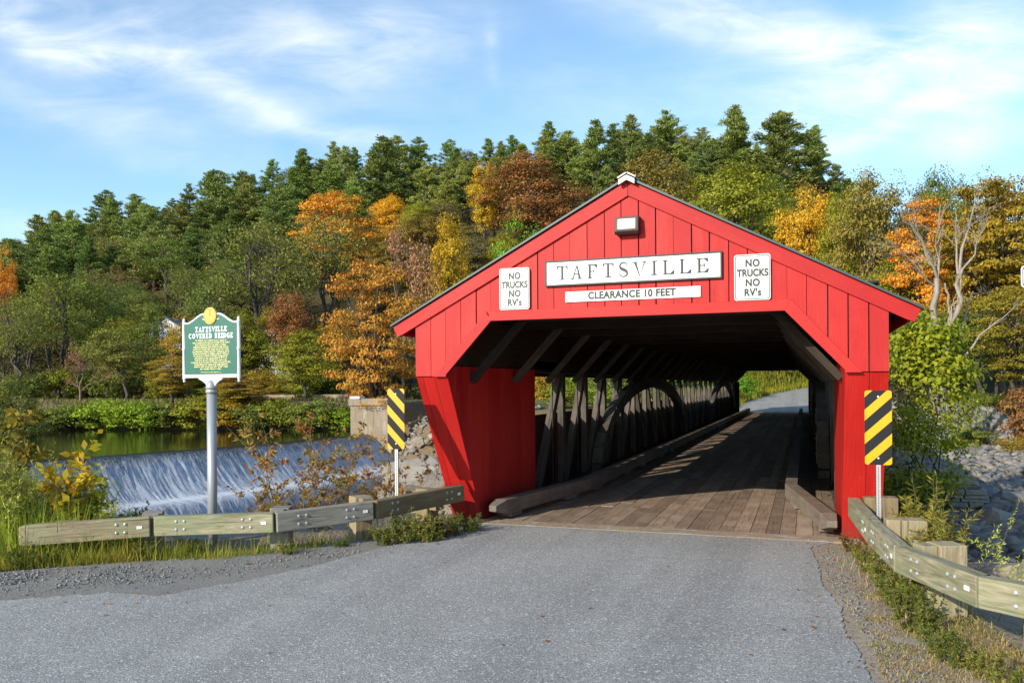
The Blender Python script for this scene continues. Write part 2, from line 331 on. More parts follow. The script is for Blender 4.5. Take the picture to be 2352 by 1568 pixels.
def asphalt():
    m, nt, b = mat('worn_asphalt'); p = wpos(nt)
    trk = nd(nt, 'ShaderNodeMapping', None, Vector=p); trk.inputs['Scale'].default_value = (1.15, .05, 1); wt = noise(nt, trk.outputs[0], 1.0, 3, .5)
    s = noise(nt, p, 75, 3, .7); s2 = noise(nt, p, 26, 3, .6); big = noise(nt, p, .45, 5, .6); pat = noise(nt, p, 1.7, 5, .65)
    vo = nd(nt, 'ShaderNodeTexVoronoi', None, Vector=p, Scale=62.0)
    c = mix(nt, ramp(nt, big, (.35, 0.), (.65, 1.)), (.30, .284, .258), (.375, .357, .328))
    c = mix(nt, ramp(nt, pat, (.5, 0.), (.75, .5)), c, (.24, .23, .213))
    c = mix(nt, ramp(nt, s, (.38, .75), (.5, 0.)), c, (.10, .105, .11))
    c = mix(nt, mth(nt, 'MULTIPLY', ramp(nt, s, (.55, 0.), (.67, 1.)), .85), c, (.62, .61, .59))
    c = mix(nt, ramp(nt, wt, (.46, .0), (.62, .32)), c, (.15, .148, .142)); c = mix(nt, ramp(nt, noise(nt, p, .8, 6, .7), (.57, 0.), (.72, .40)), c, (.36, .32, .265))
    wv = vmath(nt, 'ADD', p, vmath(nt, 'SCALE', nd(nt, 'ShaderNodeTexNoise', None, Vector=p, Scale=1.4, Detail=4.0).outputs['Color']).outputs[0]); wv.inputs[1].links[0].from_node.inputs['Scale'].default_value = 1.1
    vc = nd(nt, 'ShaderNodeTexVoronoi', {'feature': 'DISTANCE_TO_EDGE'}, Vector=wv.outputs[0], Scale=.42)
    c = mix(nt, mth(nt, 'MULTIPLY', ramp(nt, vc.outputs['Distance'], (.0, 1.), (.009, 0.)), ramp(nt, big, (.50, 0.), (.60, .35))), c, (.08, .078, .075))
    sep = nd(nt, 'ShaderNodeSeparateColor', None, Color=vo.outputs['Color']).outputs[0]
    c = mix(nt, ramp(nt, sep, (.0, .55), (.25, 0.)), c, (.08, .085, .09)); c = mix(nt, ramp(nt, sep, (.86, 0.), (.97, .7)), c, (.62, .61, .59))
    nt.links.new(c, b.inputs['Base Color']); b.inputs['Roughness'].default_value = .85; b.inputs['Specular IOR Level'].default_value = .3
    bump(nt, b, mth(nt, 'ADD', s, mth(nt, 'MULTIPLY', vo.outputs['Distance'], .6)), .006, .9); return m
M['asphalt'] = asphalt()
def soil(name, c1, c2, c3, sc=6, speck=.6):
    m, nt, b = mat(name); p = wpos(nt); n = noise(nt, p, sc * .25, 6, .65, .4); n2 = noise(nt, p, sc * 2.2, 5, .7); s = noise(nt, p, sc * 9, 2, .6)
    c = mix(nt, ramp(nt, n, (.38, 0.), (.62, 1.)), c1, c2); c = mix(nt, ramp(nt, n2, (.45, 0.), (.7, 1.)), c, c3)
    c = mix(nt, mth(nt, 'MULTIPLY', ramp(nt, s, (.58, 0.), (.66, 1.)), speck), c, (.42, .40, .37))
    c = mix(nt, mth(nt, 'MULTIPLY', ramp(nt, s, (.34, 1.), (.42, 0.)), speck), c, (.07, .065, .06))
    nt.links.new(c, b.inputs['Base Color']); b.inputs['Roughness'].default_value = .95; b.inputs['Specular IOR Level'].default_value = .1
    bump(nt, b, mth(nt, 'ADD', n2, s), .015, .8); return m
M['gravel'] = soil('gravel_shoulder', (.205, .20, .19), (.25, .235, .21), (.27, .23, .18), 8)
M['dirt'] = soil('sandy_dirt', (.31, .25, .185), (.37, .31, .24), (.25, .19, .13), 6)
def ground_mat():
    m, nt, b = mat('river_valley_ground'); p = wpos(nt); ca = nd(nt, 'ShaderNodeAttribute', {'attribute_name': 'cover'}).outputs['Color']
    n = noise(nt, p, .35, 7, .65); n2 = noise(nt, p, 2.5, 6, .65); n3 = noise(nt, p, 14, 4, .65)
    k = mth(nt, 'ADD', mth(nt, 'MULTIPLY', n, .7), mth(nt, 'ADD', mth(nt, 'MULTIPLY', n2, .6), mth(nt, 'MULTIPLY', n3, .5)))
    c = mix(nt, 1.0, ca, nd(nt, 'ShaderNodeCombineColor', None, Red=k, Green=k, Blue=k).outputs[0], 'MULTIPLY')
    nt.links.new(c, b.inputs['Base Color']); b.inputs['Roughness'].default_value = .95; b.inputs['Specular IOR Level'].default_value = .1
    bump(nt, b, mth(nt, 'ADD', n2, n3), .12, .7); return m
M['ground'] = ground_mat()
def water(name, c, rough, wave):
    m, nt, b = mat(name); p = wpos(nt); n = noise(nt, p, 1.6, 5, .6, .4)
    b.inputs['Base Color'].default_value = (*c, 1); b.inputs['Roughness'].default_value = rough; b.inputs['IOR'].default_value = 1.333
    b.inputs['Specular IOR Level'].default_value = .7
    bump(nt, b, n, wave, .5); return m
M['pool'] = water('still_pool_water', (.012, .016, .008), .03, .02)
M['river'] = water('lower_river_water', (.03, .045, .055), .12, .25)
def fall():
    m, nt, b = mat('falling_water'); uv = nd(nt, 'ShaderNodeUVMap').outputs[0]
    mp = nd(nt, 'ShaderNodeMapping', None, Vector=uv); mp.inputs['Scale'].default_value = (6.5, 1.1, 1); s = noise(nt, mp.outputs[0], 1.6, 9, .75, .2)
    mp2 = nd(nt, 'ShaderNodeMapping', None, Vector=uv); mp2.inputs['Scale'].default_value = (17, 5.5, 1); s2 = noise(nt, mp2.outputs[0], 2.4, 6, .75)
    mp3 = nd(nt, 'ShaderNodeMapping', None, Vector=uv); mp3.inputs['Scale'].default_value = (.5, .12, 1); s3 = noise(nt, mp3.outputs[0], 1.5, 4, .6)
    v = nd(nt, 'ShaderNodeSeparateXYZ', None, Vector=uv).outputs[1]
    ve = mth(nt, 'ADD', v, mth(nt, 'MULTIPLY', mth(nt, 'SUBTRACT', s, .5), 2.6))
    edge = ramp(nt, mth(nt, 'DIVIDE', ve, 8.0), (.17, 0.), (.30, 1.))             # the sheet breaks up below the crest
    bright = None
    white = mth(nt, 'ADD', mth(nt, 'MULTIPLY', s, .50), mth(nt, 'ADD', mth(nt, 'MULTIPLY', s2, .75), mth(nt, 'MULTIPLY', s3, .30)))
    wf = mth(nt, 'MULTIPLY', ramp(nt, white, (.64, .0), (.90, 1.)), edge, clamp=True)
    foam = ramp(nt, mth(nt, 'DIVIDE', v, 8.0), (.585, 0.), (.66, .9), (.76, .9), (.86, .15))
    wf = mth(nt, 'MAXIMUM', wf, mth(nt, 'MULTIPLY', foam, ramp(nt, s2, (.30, .3), (.55, 1.))))
    wet = mix(nt, edge, (.008, .010, .012), (.115, .135, .17))
    nt.links.new(mix(nt, wf, wet, (.86, .89, .95)), b.inputs['Base Color'])
    nt.links.new(ramp(nt, edge, (0., .08), (1., .55)), b.inputs['Roughness']); bump(nt, b, white, .12, .8); return m
M['fall'] = fall()
def leaf_mat(name, trans=.35, blotch=.30, fixed=None):
    """leaf colour: the plant's own colour, its second tint, and leaf to leaf variation"""
    m, nt, b = mat(name); oi = nd(nt, 'ShaderNodeObjectInfo'); rn = geo_rnd(nt)
    t2 = nd(nt, 'ShaderNodeAttribute', {'attribute_type': 'OBJECT', 'attribute_name': 'tint'}).outputs['Color']
    off = vmath(nt, 'ADD', ocoord(nt), nd(nt, 'ShaderNodeCombineXYZ', None, X=mth(nt, 'MULTIPLY', oi.outputs['Random'], 91.)).outputs[0]).outputs[0]
    n = noise(nt, off, blotch, 4, .6)
    fac = mth(nt, 'ADD', mth(nt, 'MULTIPLY', n, 1.9), mth(nt, 'MULTIPLY_ADD', rn, .6, -.8), clamp=True)
    c = mix(nt, fac, oi.outputs['Color'], t2)
    k = mth(nt, 'MULTIPLY_ADD', mth(nt, 'FRACT', mth(nt, 'MULTIPLY', rn, 7.31)), .8, .6)
    c = mix(nt, 1.0, c, nd(nt, 'ShaderNodeCombineColor', None, Red=k, Green=k, Blue=k).outputs[0], 'MULTIPLY')
    nt.links.new(c, b.inputs['Base Color']); b.inputs['Roughness'].default_value = .65; b.inputs['Specular IOR Level'].default_value = .15
    tr = nd(nt, 'ShaderNodeBsdfTranslucent', None, Color=c)
    ms = nd(nt, 'ShaderNodeMixShader', None, i0=trans, i1=b.outputs[0], i2=tr.outputs[0])
    nt.links.new(ms.outputs[0], nt.nodes['Material Output'].inputs[0]); return m
M['leaf'] = leaf_mat('leaves'); M['needle'] = leaf_mat('pine_needles', .18); M['leaf_near'] = leaf_mat('near_leaves', .4, 2.2); M['blade'] = leaf_mat('grass_blades', .35, 1.1)
def bark(name, c1, c2):
    m, nt, b = mat(name); p = ocoord(nt); mp = nd(nt, 'ShaderNodeMapping', None, Vector=p); mp.inputs['Scale'].default_value = (6, 6, 1.2)
    n = noise(nt, mp.outputs[0], 2., 6, .65); nt.links.new(mix(nt, ramp(nt, n, (.35, 0.), (.65, 1.)), c1, c2), b.inputs['Base Color'])
    b.inputs['Roughness'].default_value = .9; bump(nt, b, n, .05, .7); return m
M['bark'] = bark('grey_brown_bark', (.045, .037, .030), (.10, .082, .065)); M['pale_bark'] = bark('pale_dead_bark', (.36, .30, .24), (.22, .175, .135))
M['twig'] = bark('thin_twigs', (.16, .105, .07), (.24, .17, .12)); M['stem'] = bark('weed_stems', (.14, .15, .05), (.22, .16, .07))

# ------------------------------------------------------------------ terrain
NEAR = np.array([(-160, 14), (-60, 12), (-42, 8), (-30, 2), (-18, -3.4), (-10, -3.0), (-7.5, -1.9), (-5.9, -.7), (-4.3, .7), (-3.9, 2.5), (3.9, 2.5), (3.85, .4), (3.95, -1.5), (4.3, -2.6), (6.4, -3.4), (9, -5.5), (14, -14), (18, -30), (26, -140)], float)
FAR = np.array([(-220, 44), (-140, 48), (-73, 51.6), (-54, 55.7), (-45, 57.8), (-36, 58), (-32.2, 55.8), (-30.4, 50), (-28.8, 41.5), (-25, 37), (0, 36.5), (15, 46), (40, 42), (120, 30), (220, 10)], float)
def sdist(px, py, line):
    """distance to a polyline, positive on its left side"""
    best = np.full(px.shape, 1e9); sgn = np.ones(px.shape)
    for (ax, ay), (bx, by) in zip(line[:-1], line[1:]):
        dx, dy = bx - ax, by - ay; t = np.clip(((px - ax) * dx + (py - ay) * dy) / (dx * dx + dy * dy), 0, 1)
        qx, qy = px - ax - t * dx, py - ay - t * dy; dd = np.hypot(qx, qy); cr = dx * (py - ay) - dy * (px - ax)
        up = dd < best - 1e-9; best = np.where(up, dd, best); sgn = np.where(up, np.sign(cr), sgn)
    return best * sgn
def sm(t): t = np.clip(t, 0, 1); return t * t * (3 - 2 * t)
_rs = np.random.RandomState(3); _G = _rs.rand(64, 64)
def vn(x, y):
    xi, yi = np.floor(x).astype(int), np.floor(y).astype(int); fx, fy = sm(x - xi), sm(y - yi)
    g = lambda a, b: _G[a % 64, b % 64]
    return (g(xi, yi) * (1 - fx) + g(xi + 1, yi) * fx) * (1 - fy) + (g(xi, yi + 1) * (1 - fx) + g(xi + 1, yi + 1) * fx) * fy - .5
CREST = np.array([(-42.4, 8), (-41.6, 15), (-40.4, 22), (-39.2, 28), (-37.2, 34.5), (-35.6, 42), (-34.7, 52.4), (-34.5, 56)], float)
SKYX = [-1200, -300, 0, 200, 490, 850, 1100, 1400, 1700, 1890, 1960, 2100, 2400, 3400]; SKYY = [760, 640, 548, 470, 408, 335, 318, 292, 272, 318, 470, 545, 560, 600]
RD = 235.0
def road_x(y): return np.where(y > 60, .0052 * (np.clip(y, 60, 140) - 60) ** 2, 0.0) - .3
def road_z(y): return np.where(y > 57, .0 + .052 * np.clip(y - 60, 0, 90), 0.0)
def H(x, y):
    x = np.asarray(x, float); y = np.asarray(y, float)
    dn = sdist(x, y, NEAR); df = sdist(x, y, FAR)
    xd = np.interp(y, CREST[:, 1], CREST[:, 0])
    up = sm((xd - x + 1.0) / 1.5); rt = sm((x - 3.6) / 2.6)
    bed = up * -4.2 + (1 - up) * (-7.0 * (1 - rt) + -1.75 * rt)
    rough = vn(x * .9, y * .9) * .4 + vn(x * .31 + 9, y * .31) * .8
    slope = .27 + .02 * rt
    zn = np.where(dn > 0, -.12 - slope * np.clip(dn, 0, 60) - .12 * sm(dn / 1.0), -.075 - .02 * np.clip(-dn, 0, 3)) + rough * sm((dn - .8) / 3) * .8
    z = np.maximum(zn, bed + rough * .5) if True else zn
    zn2 = np.where(dn <= 0, zn, z)
    wf = 6 + .5 * (1 - up)
    zf = zn2 + (0.6 - zn2) * sm((df + .5) / wf) + rough * sm(df / 3) * .5 * (1 - sm((df - 9) / 6))
    # hill
    qx, qy = x - CAM[0], y - CAM[1]; D = np.maximum(qx * FW[0] + qy * FW[1], 1); u = (qx * RT[0] + qy * RT[1]) / D
    xp = 1176 + F * u; ys = np.interp(xp, SKYX, SKYY); ys = 884 - (884 - ys) - 0 * u
    top = CAM[2] + (884 - ys) / F * RD - 11.0
    D0 = 108 - 14 * sm((xp - 1500) / 500); t = np.clip((D - D0) / (RD - D0), 0, 1)
    hill = np.maximum(top, 3) * (.85 * t + .15 * t * t) - .10 * np.clip(D - RD, 0, 200)
    z = zf + np.where(df > 6, np.maximum(hill, 0) + vn(x * .08, y * .08) * 3 * sm(t * 4), 0)
    # the road that leaves the far end of the bridge, and the bank on its left
    wr = 1 - sm((np.abs(x - road_x(y)) - 3.2) / 3.0); wr = wr * sm((y - 53) / 3) * (1 - sm((y - 125) / 10))
    bk = sm((road_x(y) - 3.4 - x) / 9) * sm((y - 62) / 10) * (1 - sm((y - 120) / 20)) * (1 - sm((-x - 16) / 8))
    z = z + bk * 4.5 + rough * bk * .6
    z = z * (1 - wr) + (road_z(y) - .09) * wr
    ub = (1 - sm((np.abs(x) - 4.0) / 2.5)) * sm((y - 2.4) / 1.5) * (1 - sm((y - 55.6) / 1.2)); z = z - ub * np.maximum(z + 1.6, 0)
    return z
def Hz(x, y): return float(H(np.array([x]), np.array([y]))[0])
def warp(a, b, n, c=0.0, k=2.2):
    t = np.linspace(-1, 1, n); s = np.sinh(k * t) / np.sinh(k); return np.where(s < 0, c + (c - a) * s, c + (b - c) * s)
gx = np.unique(np.concatenate([warp(-420, 420, 250, -4, 3.6), np.linspace(-9, 9, 60)])); gy = np.unique(np.concatenate([warp(-160, 640, 300, 4, 3.4), np.linspace(-8, 8, 50)]))
XX, YY = np.meshgrid(gx, gy); ZZ = H(XX, YY); nx, ny = len(gx), len(gy)
idx = np.arange(nx * ny).reshape(ny, nx)
me = np_mesh('ground', np.stack([XX.ravel(), YY.ravel(), ZZ.ravel()], 1), np.stack([idx[:-1, :-1].ravel(), idx[:-1, 1:].ravel(), idx[1:, 1:].ravel(), idx[1:, :-1].ravel()], 1), M['ground'], smooth=True)
dn, df = sdist(XX, YY, NEAR).ravel(), sdist(XX, YY, FAR).ravel(); xx, yy = XX.ravel(), YY.ravel()
cov = np.zeros((nx * ny, 4), np.float32); cov[:, 3] = 1
def lay(mask, c):
    m = np.clip(mask, 0, 1)[:, None]; cov[:, :3] = cov[:, :3] * (1 - m) + np.array(c) * m
lay(np.ones(nx * ny), (.26, .22, .16))
lay(sm((dn - .3) / 1.2) * (xx < 4), (.44, .36, .27))
lay(sm((dn - 1) / 3) * (xx >= 4), (.25, .23, .20))
lay(sm((dn - 15) / 3) * (df < 0) * (xx < 4), (.16, .13, .10))
lay(sm(df / 2), (.22, .15, .09)); lay(sm((df - 6) / 3), (.13, .15, .05)); lay(sm((df - 15) / 5), (.20, .18, .09)); lay(sm((df - 26) / 8), (.085, .07, .035))
lay(sm((6 - np.abs(xx + 5)) / 8) * sm((yy - 58) / 4) * (yy < 130), (.13, .19, .035))
at = me.color_attributes.new('cover', 'FLOAT_COLOR', 'POINT'); at.data.foreach_set('color', cov.ravel())
tag(obj('ground', me), kind='structure')

def sheet(name, pts, z, m, jag=0.0, step=.12, thick=0.05, seed=1):
    """a flat sheet with a torn outline and a skirt"""
    rg = random.Random(seed); out = []; step = .055
    for i, p in enumerate(pts):
        q = pts[(i + 1) % len(pts)]; L = math.dist(p, q); jj = jag if (len(p) < 3) else p[2]; n = max(1, int(L / step)) if jj else 1
        for k in range(n):
            t = k / n; out.append((p[0] + (q[0] - p[0]) * t + rg.uniform(-jj, jj), p[1] + (q[1] - p[1]) * t + rg.uniform(-jj, jj), z))
    bm = bmesh.new(); vs = [bm.verts.new(p) for p in out]; f = bm.faces.new(vs); bmesh.ops.recalc_face_normals(bm, faces=[f])
    if f.normal.z < 0: f.normal_flip()
    r = bmesh.ops.extrude_face_region(bm, geom=[f]); lo = [v for v in r['geom'] if isinstance(v, bmesh.types.BMVert)]
    bm.normal_update()
    for v in lo: v.co.z -= thick
    bmesh.ops.triangulate(bm, faces=bm.faces[:]); bmesh.ops.recalc_face_normals(bm, faces=bm.faces[:])
    me = bpy.data.meshes.new(name); bm.to_mesh(me); bm.free(); me.materials.append(m)
    return tag(obj(name, me), kind='structure')
def dist2(p, q): return math.hypot(p[0] - q[0], p[1] - q[1])
math.dist = lambda p, q: math.hypot(p[0] - q[0], p[1] - q[1])
sheet('road', [(-3.0, 1.02), (2.75, 1.02, .015), (2.42, .5, .014), (2.52, -.6, .02), (2.54, -1.67, .014), (2.70, -2.6, .02), (2.69, -3.4, .014), (2.80, -4.2, .018), (2.85, -5.0, .014), (3.3, -8, 0), (5, -14, 0), (12, -60, 0), (-60, -60, 0), (-60, -16, .03), (-12, -6.9, .03), (-7.2, -5.75, .03), (-5.8, -5.15, .03), (-5.0, -4.55, .03), (-4.35, -4.5, .03), (-3.95, -3.7, .03), (-3.55, -2.6, .02), (-3.15, -.6, .01)], 0.0, M['asphalt'], 0, seed=4)
sheet('gravel_shoulder', [(-2.75, 1.0, 0), (-3.6, -2.9, 0), (-4.4, -4.8, 0), (-5.8, -5.5, 0), (-12, -7.2, 0), (-40, -13, 0), (-40, -8, .1), (-14, -4.6, .08), (-9, -4.25, .08), (-7.2, -4.1, .08), (-6.2, -3.15, .08), (-5.1, -2.62, .06), (-4.1, -1.2, .05), (-3.3, .7, .03)], -.010, M['gravel'], .06, seed=6)
sheet('dirt_shoulder', [(2.2, 1.0, 0), (3.3, 1.0, 0), (3.35, -.6, .04), (3.55, -2.4, .05), (4.2, -4.0, .05), (6, -8, 0), (12, -30, 0), (7, -30, 0), (2.6, -5, 0)], -.012, M['dirt'], .04, seed=8)
sheet('concrete_threshold', [(-3.05, 1.0), (3.15, 1.0), (3.1, 1.40), (-3.0, 1.40)], .006, M['concrete'], 0, thick=.3)
# far road
mb = MB(); ys_ = [56.8] + list(np.linspace(60, 135, 26))
for a, b in zip(ys_[:-1], ys_[1:]):
    q = [(float(road_x(t)) + sx * (2.7 + (1.6 if t > 62 else (t - 56.8) * .3)), t, float(road_z(t)) - .005) for t, sx in ((a, -1), (a, 1), (b, 1), (b, -1))]; mb.add(q, [(0, 1, 2, 3)])
tag(mb.build('far_road', M['asphalt'], smooth=True), kind='structure')
# water
pl = [(x - .4, y) for x, y in CREST] + [(-34.5, 60), (-300, 62), (-300, 4)]
o = sheet('river_pool', pl, -2.0, M['pool'], thick=.02)
o = sheet('lower_river', [(-36, 10), (14, 10), (14, 52), (-32, 52), (-34, 46)], -6.15, M['river'], thick=.02)
# weir: masonry body, and the water that slides over it
prof = [(-1.2, -2.004), (-.5, -2.0), (-.1, -2.03), (.25, -2.14), (.5, -2.36), (.75, -2.75), (1.1, -3.25), (1.7, -3.95), (2.3, -4.45), (2.8, -4.75), (3.4, -4.82), (4.6, -4.86), (4.9, -5.0), (5.2, -5.5), (5.6, -6.4)]
cp = []; 
for (a, b) in zip(CREST[:-1], CREST[1:]):
    for t in np.linspace(0, 1, 60, endpoint=False): cp.append(a + (b - a) * t)
cp = np.array(cp); k = np.ones(41) / 41; pad = np.pad(cp, ((20, 20), (0, 0)), 'edge'); cp = np.stack([np.convolve(pad[:, i], k, 'valid') for i in (0, 1)], 1)
nrm = np.stack([np.gradient(cp[:, 1]), -np.gradient(cp[:, 0])], 1); nrm /= np.linalg.norm(nrm, axis=1)[:, None]
V, Fa, UV = [], [], []; L = 0; rg = np.random.RandomState(5); npf = len(prof)
pv = [0]
for i in range(1, npf): pv.append(pv[-1] + math.hypot(prof[i][0] - prof[i - 1][0], prof[i][1] - prof[i - 1][1]))
for i, (c, n) in enumerate(zip(cp, nrm)):
    if i: L += np.hypot(*(cp[i] - cp[i - 1]))
    for j, (s, z) in enumerate(prof):
        e = (rg.rand() - .5) * .10 if 4 < j < npf - 1 else 0
        V.append((c[0] + n[0] * (s + e), c[1] + n[1] * (s + e), z + e * .5)); UV.append((L, pv[j]))
for i in range(len(cp) - 1):
    for j in range(npf - 1): Fa.append((i * npf + j, i * npf + j + 1, (i + 1) * npf + j + 1, (i + 1) * npf + j))
me = np_mesh('waterfall', V, Fa, M['fall'], smooth=True); uvl = me.uv_layers.new(name='UVMap')
uvl.data.foreach_set('uv', np.array([UV[j] for f in Fa for j in f], np.float32).ravel())
tag(obj('waterfall', me), kind='structure')
mb = MB()
for i in range(0, len(cp) - 6, 6):
    a, b, n = cp[i], cp[i + 6], nrm[i]
    q = []
    for c in (a, b):
        for s, z in ((-.9, -2.12), (.1, -2.16), (2.5, -5.0), (2.5, -7.5), (-.9, -7.5)): q.append((c[0] + n[0] * s, c[1] + n[1] * s, z))
    mb.add(q, [(0, 1, 6, 5), (1, 2, 7, 6), (2, 3, 8, 7), (4, 0, 5, 9)])
tag(mb.build('dam', M['concrete']), 'long low river dam with a dark crest under white falling water', 'dam')

# ------------------------------------------------------------------ covered bridge
bridge = thing('covered_bridge', 'red wooden covered bridge with an open gabled portal and dark metal roof', 'bridge', (0, 0, 0))
W, WI, ZS, ZL, WL, ZP, SL, LEN = 3.4, 2.87, 2.44, 3.27, 2.12, 5.215, .526, 57.0
def rake(x): return ZP - SL * abs(x)
def low(x):
    a = abs(x); return ZL if a <= WL else (ZL + (ZS + .02 - ZL) * (a - WL) / (WI - WL) if a < WI else ZS)
def column(x0, x1, dz_top, y0, y1, mbx, m=0, dz_low=0.03, side_m=None):
    bx = sorted({x0, x1} | {b for b in (0, WL, -WL, WI - 1e-4, -WI + 1e-4, WI, -WI) if x0 < b < x1})
    mid = (x0 + x1) / 2
    lo = []
    for b in bx:
        z = low(b)
        if abs(abs(b) - WI) < 1e-5: z = ZS if b != x0 and b != x1 else (ZS if abs(mid) > WI else ZS + .02)
        lo.append((b, z + (dz_low if z > ZS + .001 else 0)))
    up = [(b, rake(b) - dz_top) for b in bx]
    poly = [(a, y0, z) for a, z in up] + [(a, y0, z) for a, z in reversed(lo)]
    mbx.prism(poly, (0, y1 - y0, 0), (0, 0, 1), m, side_m=side_m)
mb = MB(); x = -W; rg = random.Random(11)
while x < W - .02:
    wd = rg.choice((.245, .25, .255, .26)); x1 = min(x + wd, W)
    if W - x1 < .12: x1 = W
    g = rg.choice((.005, .008, .013, .018)); y0 = -.022 + rg.uniform(-.004, .004)
    column(x + (g if x > -W else 0), x1, .09, y0, y0 + .022, mb); x = x1
mb.build('gable_boards', M['red'], bridge)
mb = MB()
for a, b in ((-W, -WI), (-WI, -WL), (-WL, 0), (0, WL), (WL, WI), (WI, W)): column(a + .001, b - .001, .12, .006, .05, mb, dz_low=.012)
mb.build('gable_backing', M['dark_wood'], bridge)
# rake boards along the roof slope, butted at the peak
for s in (-1, 1):
    mb = MB(); y0 = -.058
    p = [(0, rake(0)), (3.775, rake(3.775)), (3.70, rake(3.775) - .165), (3.60, rake(3.60) - .215), (0, rake(0) - .225)]
    mb.prism([(s * a + (s * .0015), y0, z) for a, z in p], (0, .034, 0), (s, 0, -SL)); mb.build('rake_board', M['red'], bridge, bevel=.004)
mb = MB(); mb.prism([(-WL - .07, -.052, ZL), (WL, -.052, ZL), (WL + .07, -.052, ZL + .15), (-WL - .0, -.052, ZL + .15)], (0, .028, 0), (1, 0, 0)); mb.build('lintel_trim', M['red'], bridge, bevel=.004)
for s in (-1, 1):
    mb = MB(); q = [(WL, ZL - .0), (WI, ZS + .022), (WI, ZS - .012), (WI + .21, ZS - .012), (WL + .075, ZL + .155 if s > 0 else ZL + .145)]
    y0 = -.064 if s > 0 else -.049
    mb.prism([(s * a, y0, z) for a, z in q], (0, .026, 0), (s * .75, 0, -.8)); mb.build('brace_trim', M['red'], bridge, bevel=.004)
# wings below the gable: they rake back to the foot of the side walls
for s in (-1, 1):
    mb = MB(); xs = [WI, 3.09, 3.29, W] if s < 0 else [WI, 3.17, W]
    fy = lambda z: 1.41 * (1 - z / ZS)
    for i in range(len(xs) - 1):
        a, b = xs[i] + (.003 if i else 0), xs[i + 1] - (.003 if i < len(xs) - 2 else 0)
        q = [(s * a, fy(ZS - .012) + .002, ZS - .014), (s * b, fy(ZS - .012) + .002, ZS - .014), (s * b, fy(-.25), -.25), (s * a, fy(-.25), -.25)]
        mb.prism(q, Vector((0, 1.0, .58)).normalized() * .03, (0, .58, -1))
    mb.build('wing_board', M['red'], bridge)
    mb = MB(); y = .0; edges = [.05, .35, .62, .9, 1.2, 1.45, 1.75, 2.05, 2.35, 2.65, 2.95, 3.25, 3.55, 3.82, 4.12, 4.42]
    for a, b in zip(edges[:-1], edges[1:]):
        z = lambda yy: max(ZS * (1 - (yy - .035) / 1.41), -.05)
        pts = [(a, 2.60), (b, 2.60)] + ([(b, z(b)), (a, z(a))])
        if a < 1.46 < b: pts = [(a, 2.6), (b, 2.6), (b, -.05), (1.46, -.05), (a, z(a))]
        mb.prism([(s * (WI + .004), yy + (.003 if yy == a else 0), zz) for yy, zz in pts], (s * .024, 0, 0), (0, 0, 1))
    mb.build('inner_panel', M['red'], bridge)
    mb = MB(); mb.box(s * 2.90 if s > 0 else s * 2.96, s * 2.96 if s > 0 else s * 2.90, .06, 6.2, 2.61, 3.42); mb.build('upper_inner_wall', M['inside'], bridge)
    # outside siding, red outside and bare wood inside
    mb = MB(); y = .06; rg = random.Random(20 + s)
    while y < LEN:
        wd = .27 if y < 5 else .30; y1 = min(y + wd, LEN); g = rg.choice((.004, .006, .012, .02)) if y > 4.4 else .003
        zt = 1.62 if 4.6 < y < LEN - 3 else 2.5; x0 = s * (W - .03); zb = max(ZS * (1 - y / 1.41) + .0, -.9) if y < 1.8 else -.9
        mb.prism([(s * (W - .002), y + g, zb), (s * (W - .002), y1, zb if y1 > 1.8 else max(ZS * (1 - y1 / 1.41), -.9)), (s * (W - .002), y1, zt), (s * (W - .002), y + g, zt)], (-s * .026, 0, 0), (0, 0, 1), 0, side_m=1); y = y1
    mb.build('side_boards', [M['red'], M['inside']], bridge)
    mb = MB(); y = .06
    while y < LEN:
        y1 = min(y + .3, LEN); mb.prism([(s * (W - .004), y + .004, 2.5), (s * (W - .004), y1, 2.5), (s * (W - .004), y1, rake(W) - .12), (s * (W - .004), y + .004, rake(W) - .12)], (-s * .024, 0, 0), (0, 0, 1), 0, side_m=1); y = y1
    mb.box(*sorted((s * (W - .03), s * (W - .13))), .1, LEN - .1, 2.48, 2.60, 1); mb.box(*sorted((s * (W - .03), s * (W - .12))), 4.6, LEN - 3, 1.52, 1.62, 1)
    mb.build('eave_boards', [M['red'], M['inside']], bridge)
    mb = MB(); mb.box(*sorted((s * 3.64, s * 3.672)), -.02, LEN, rake(3.67) - .20, rake(3.67) - .045); mb.build('eave_fascia', M['red'], bridge, bevel=.004)
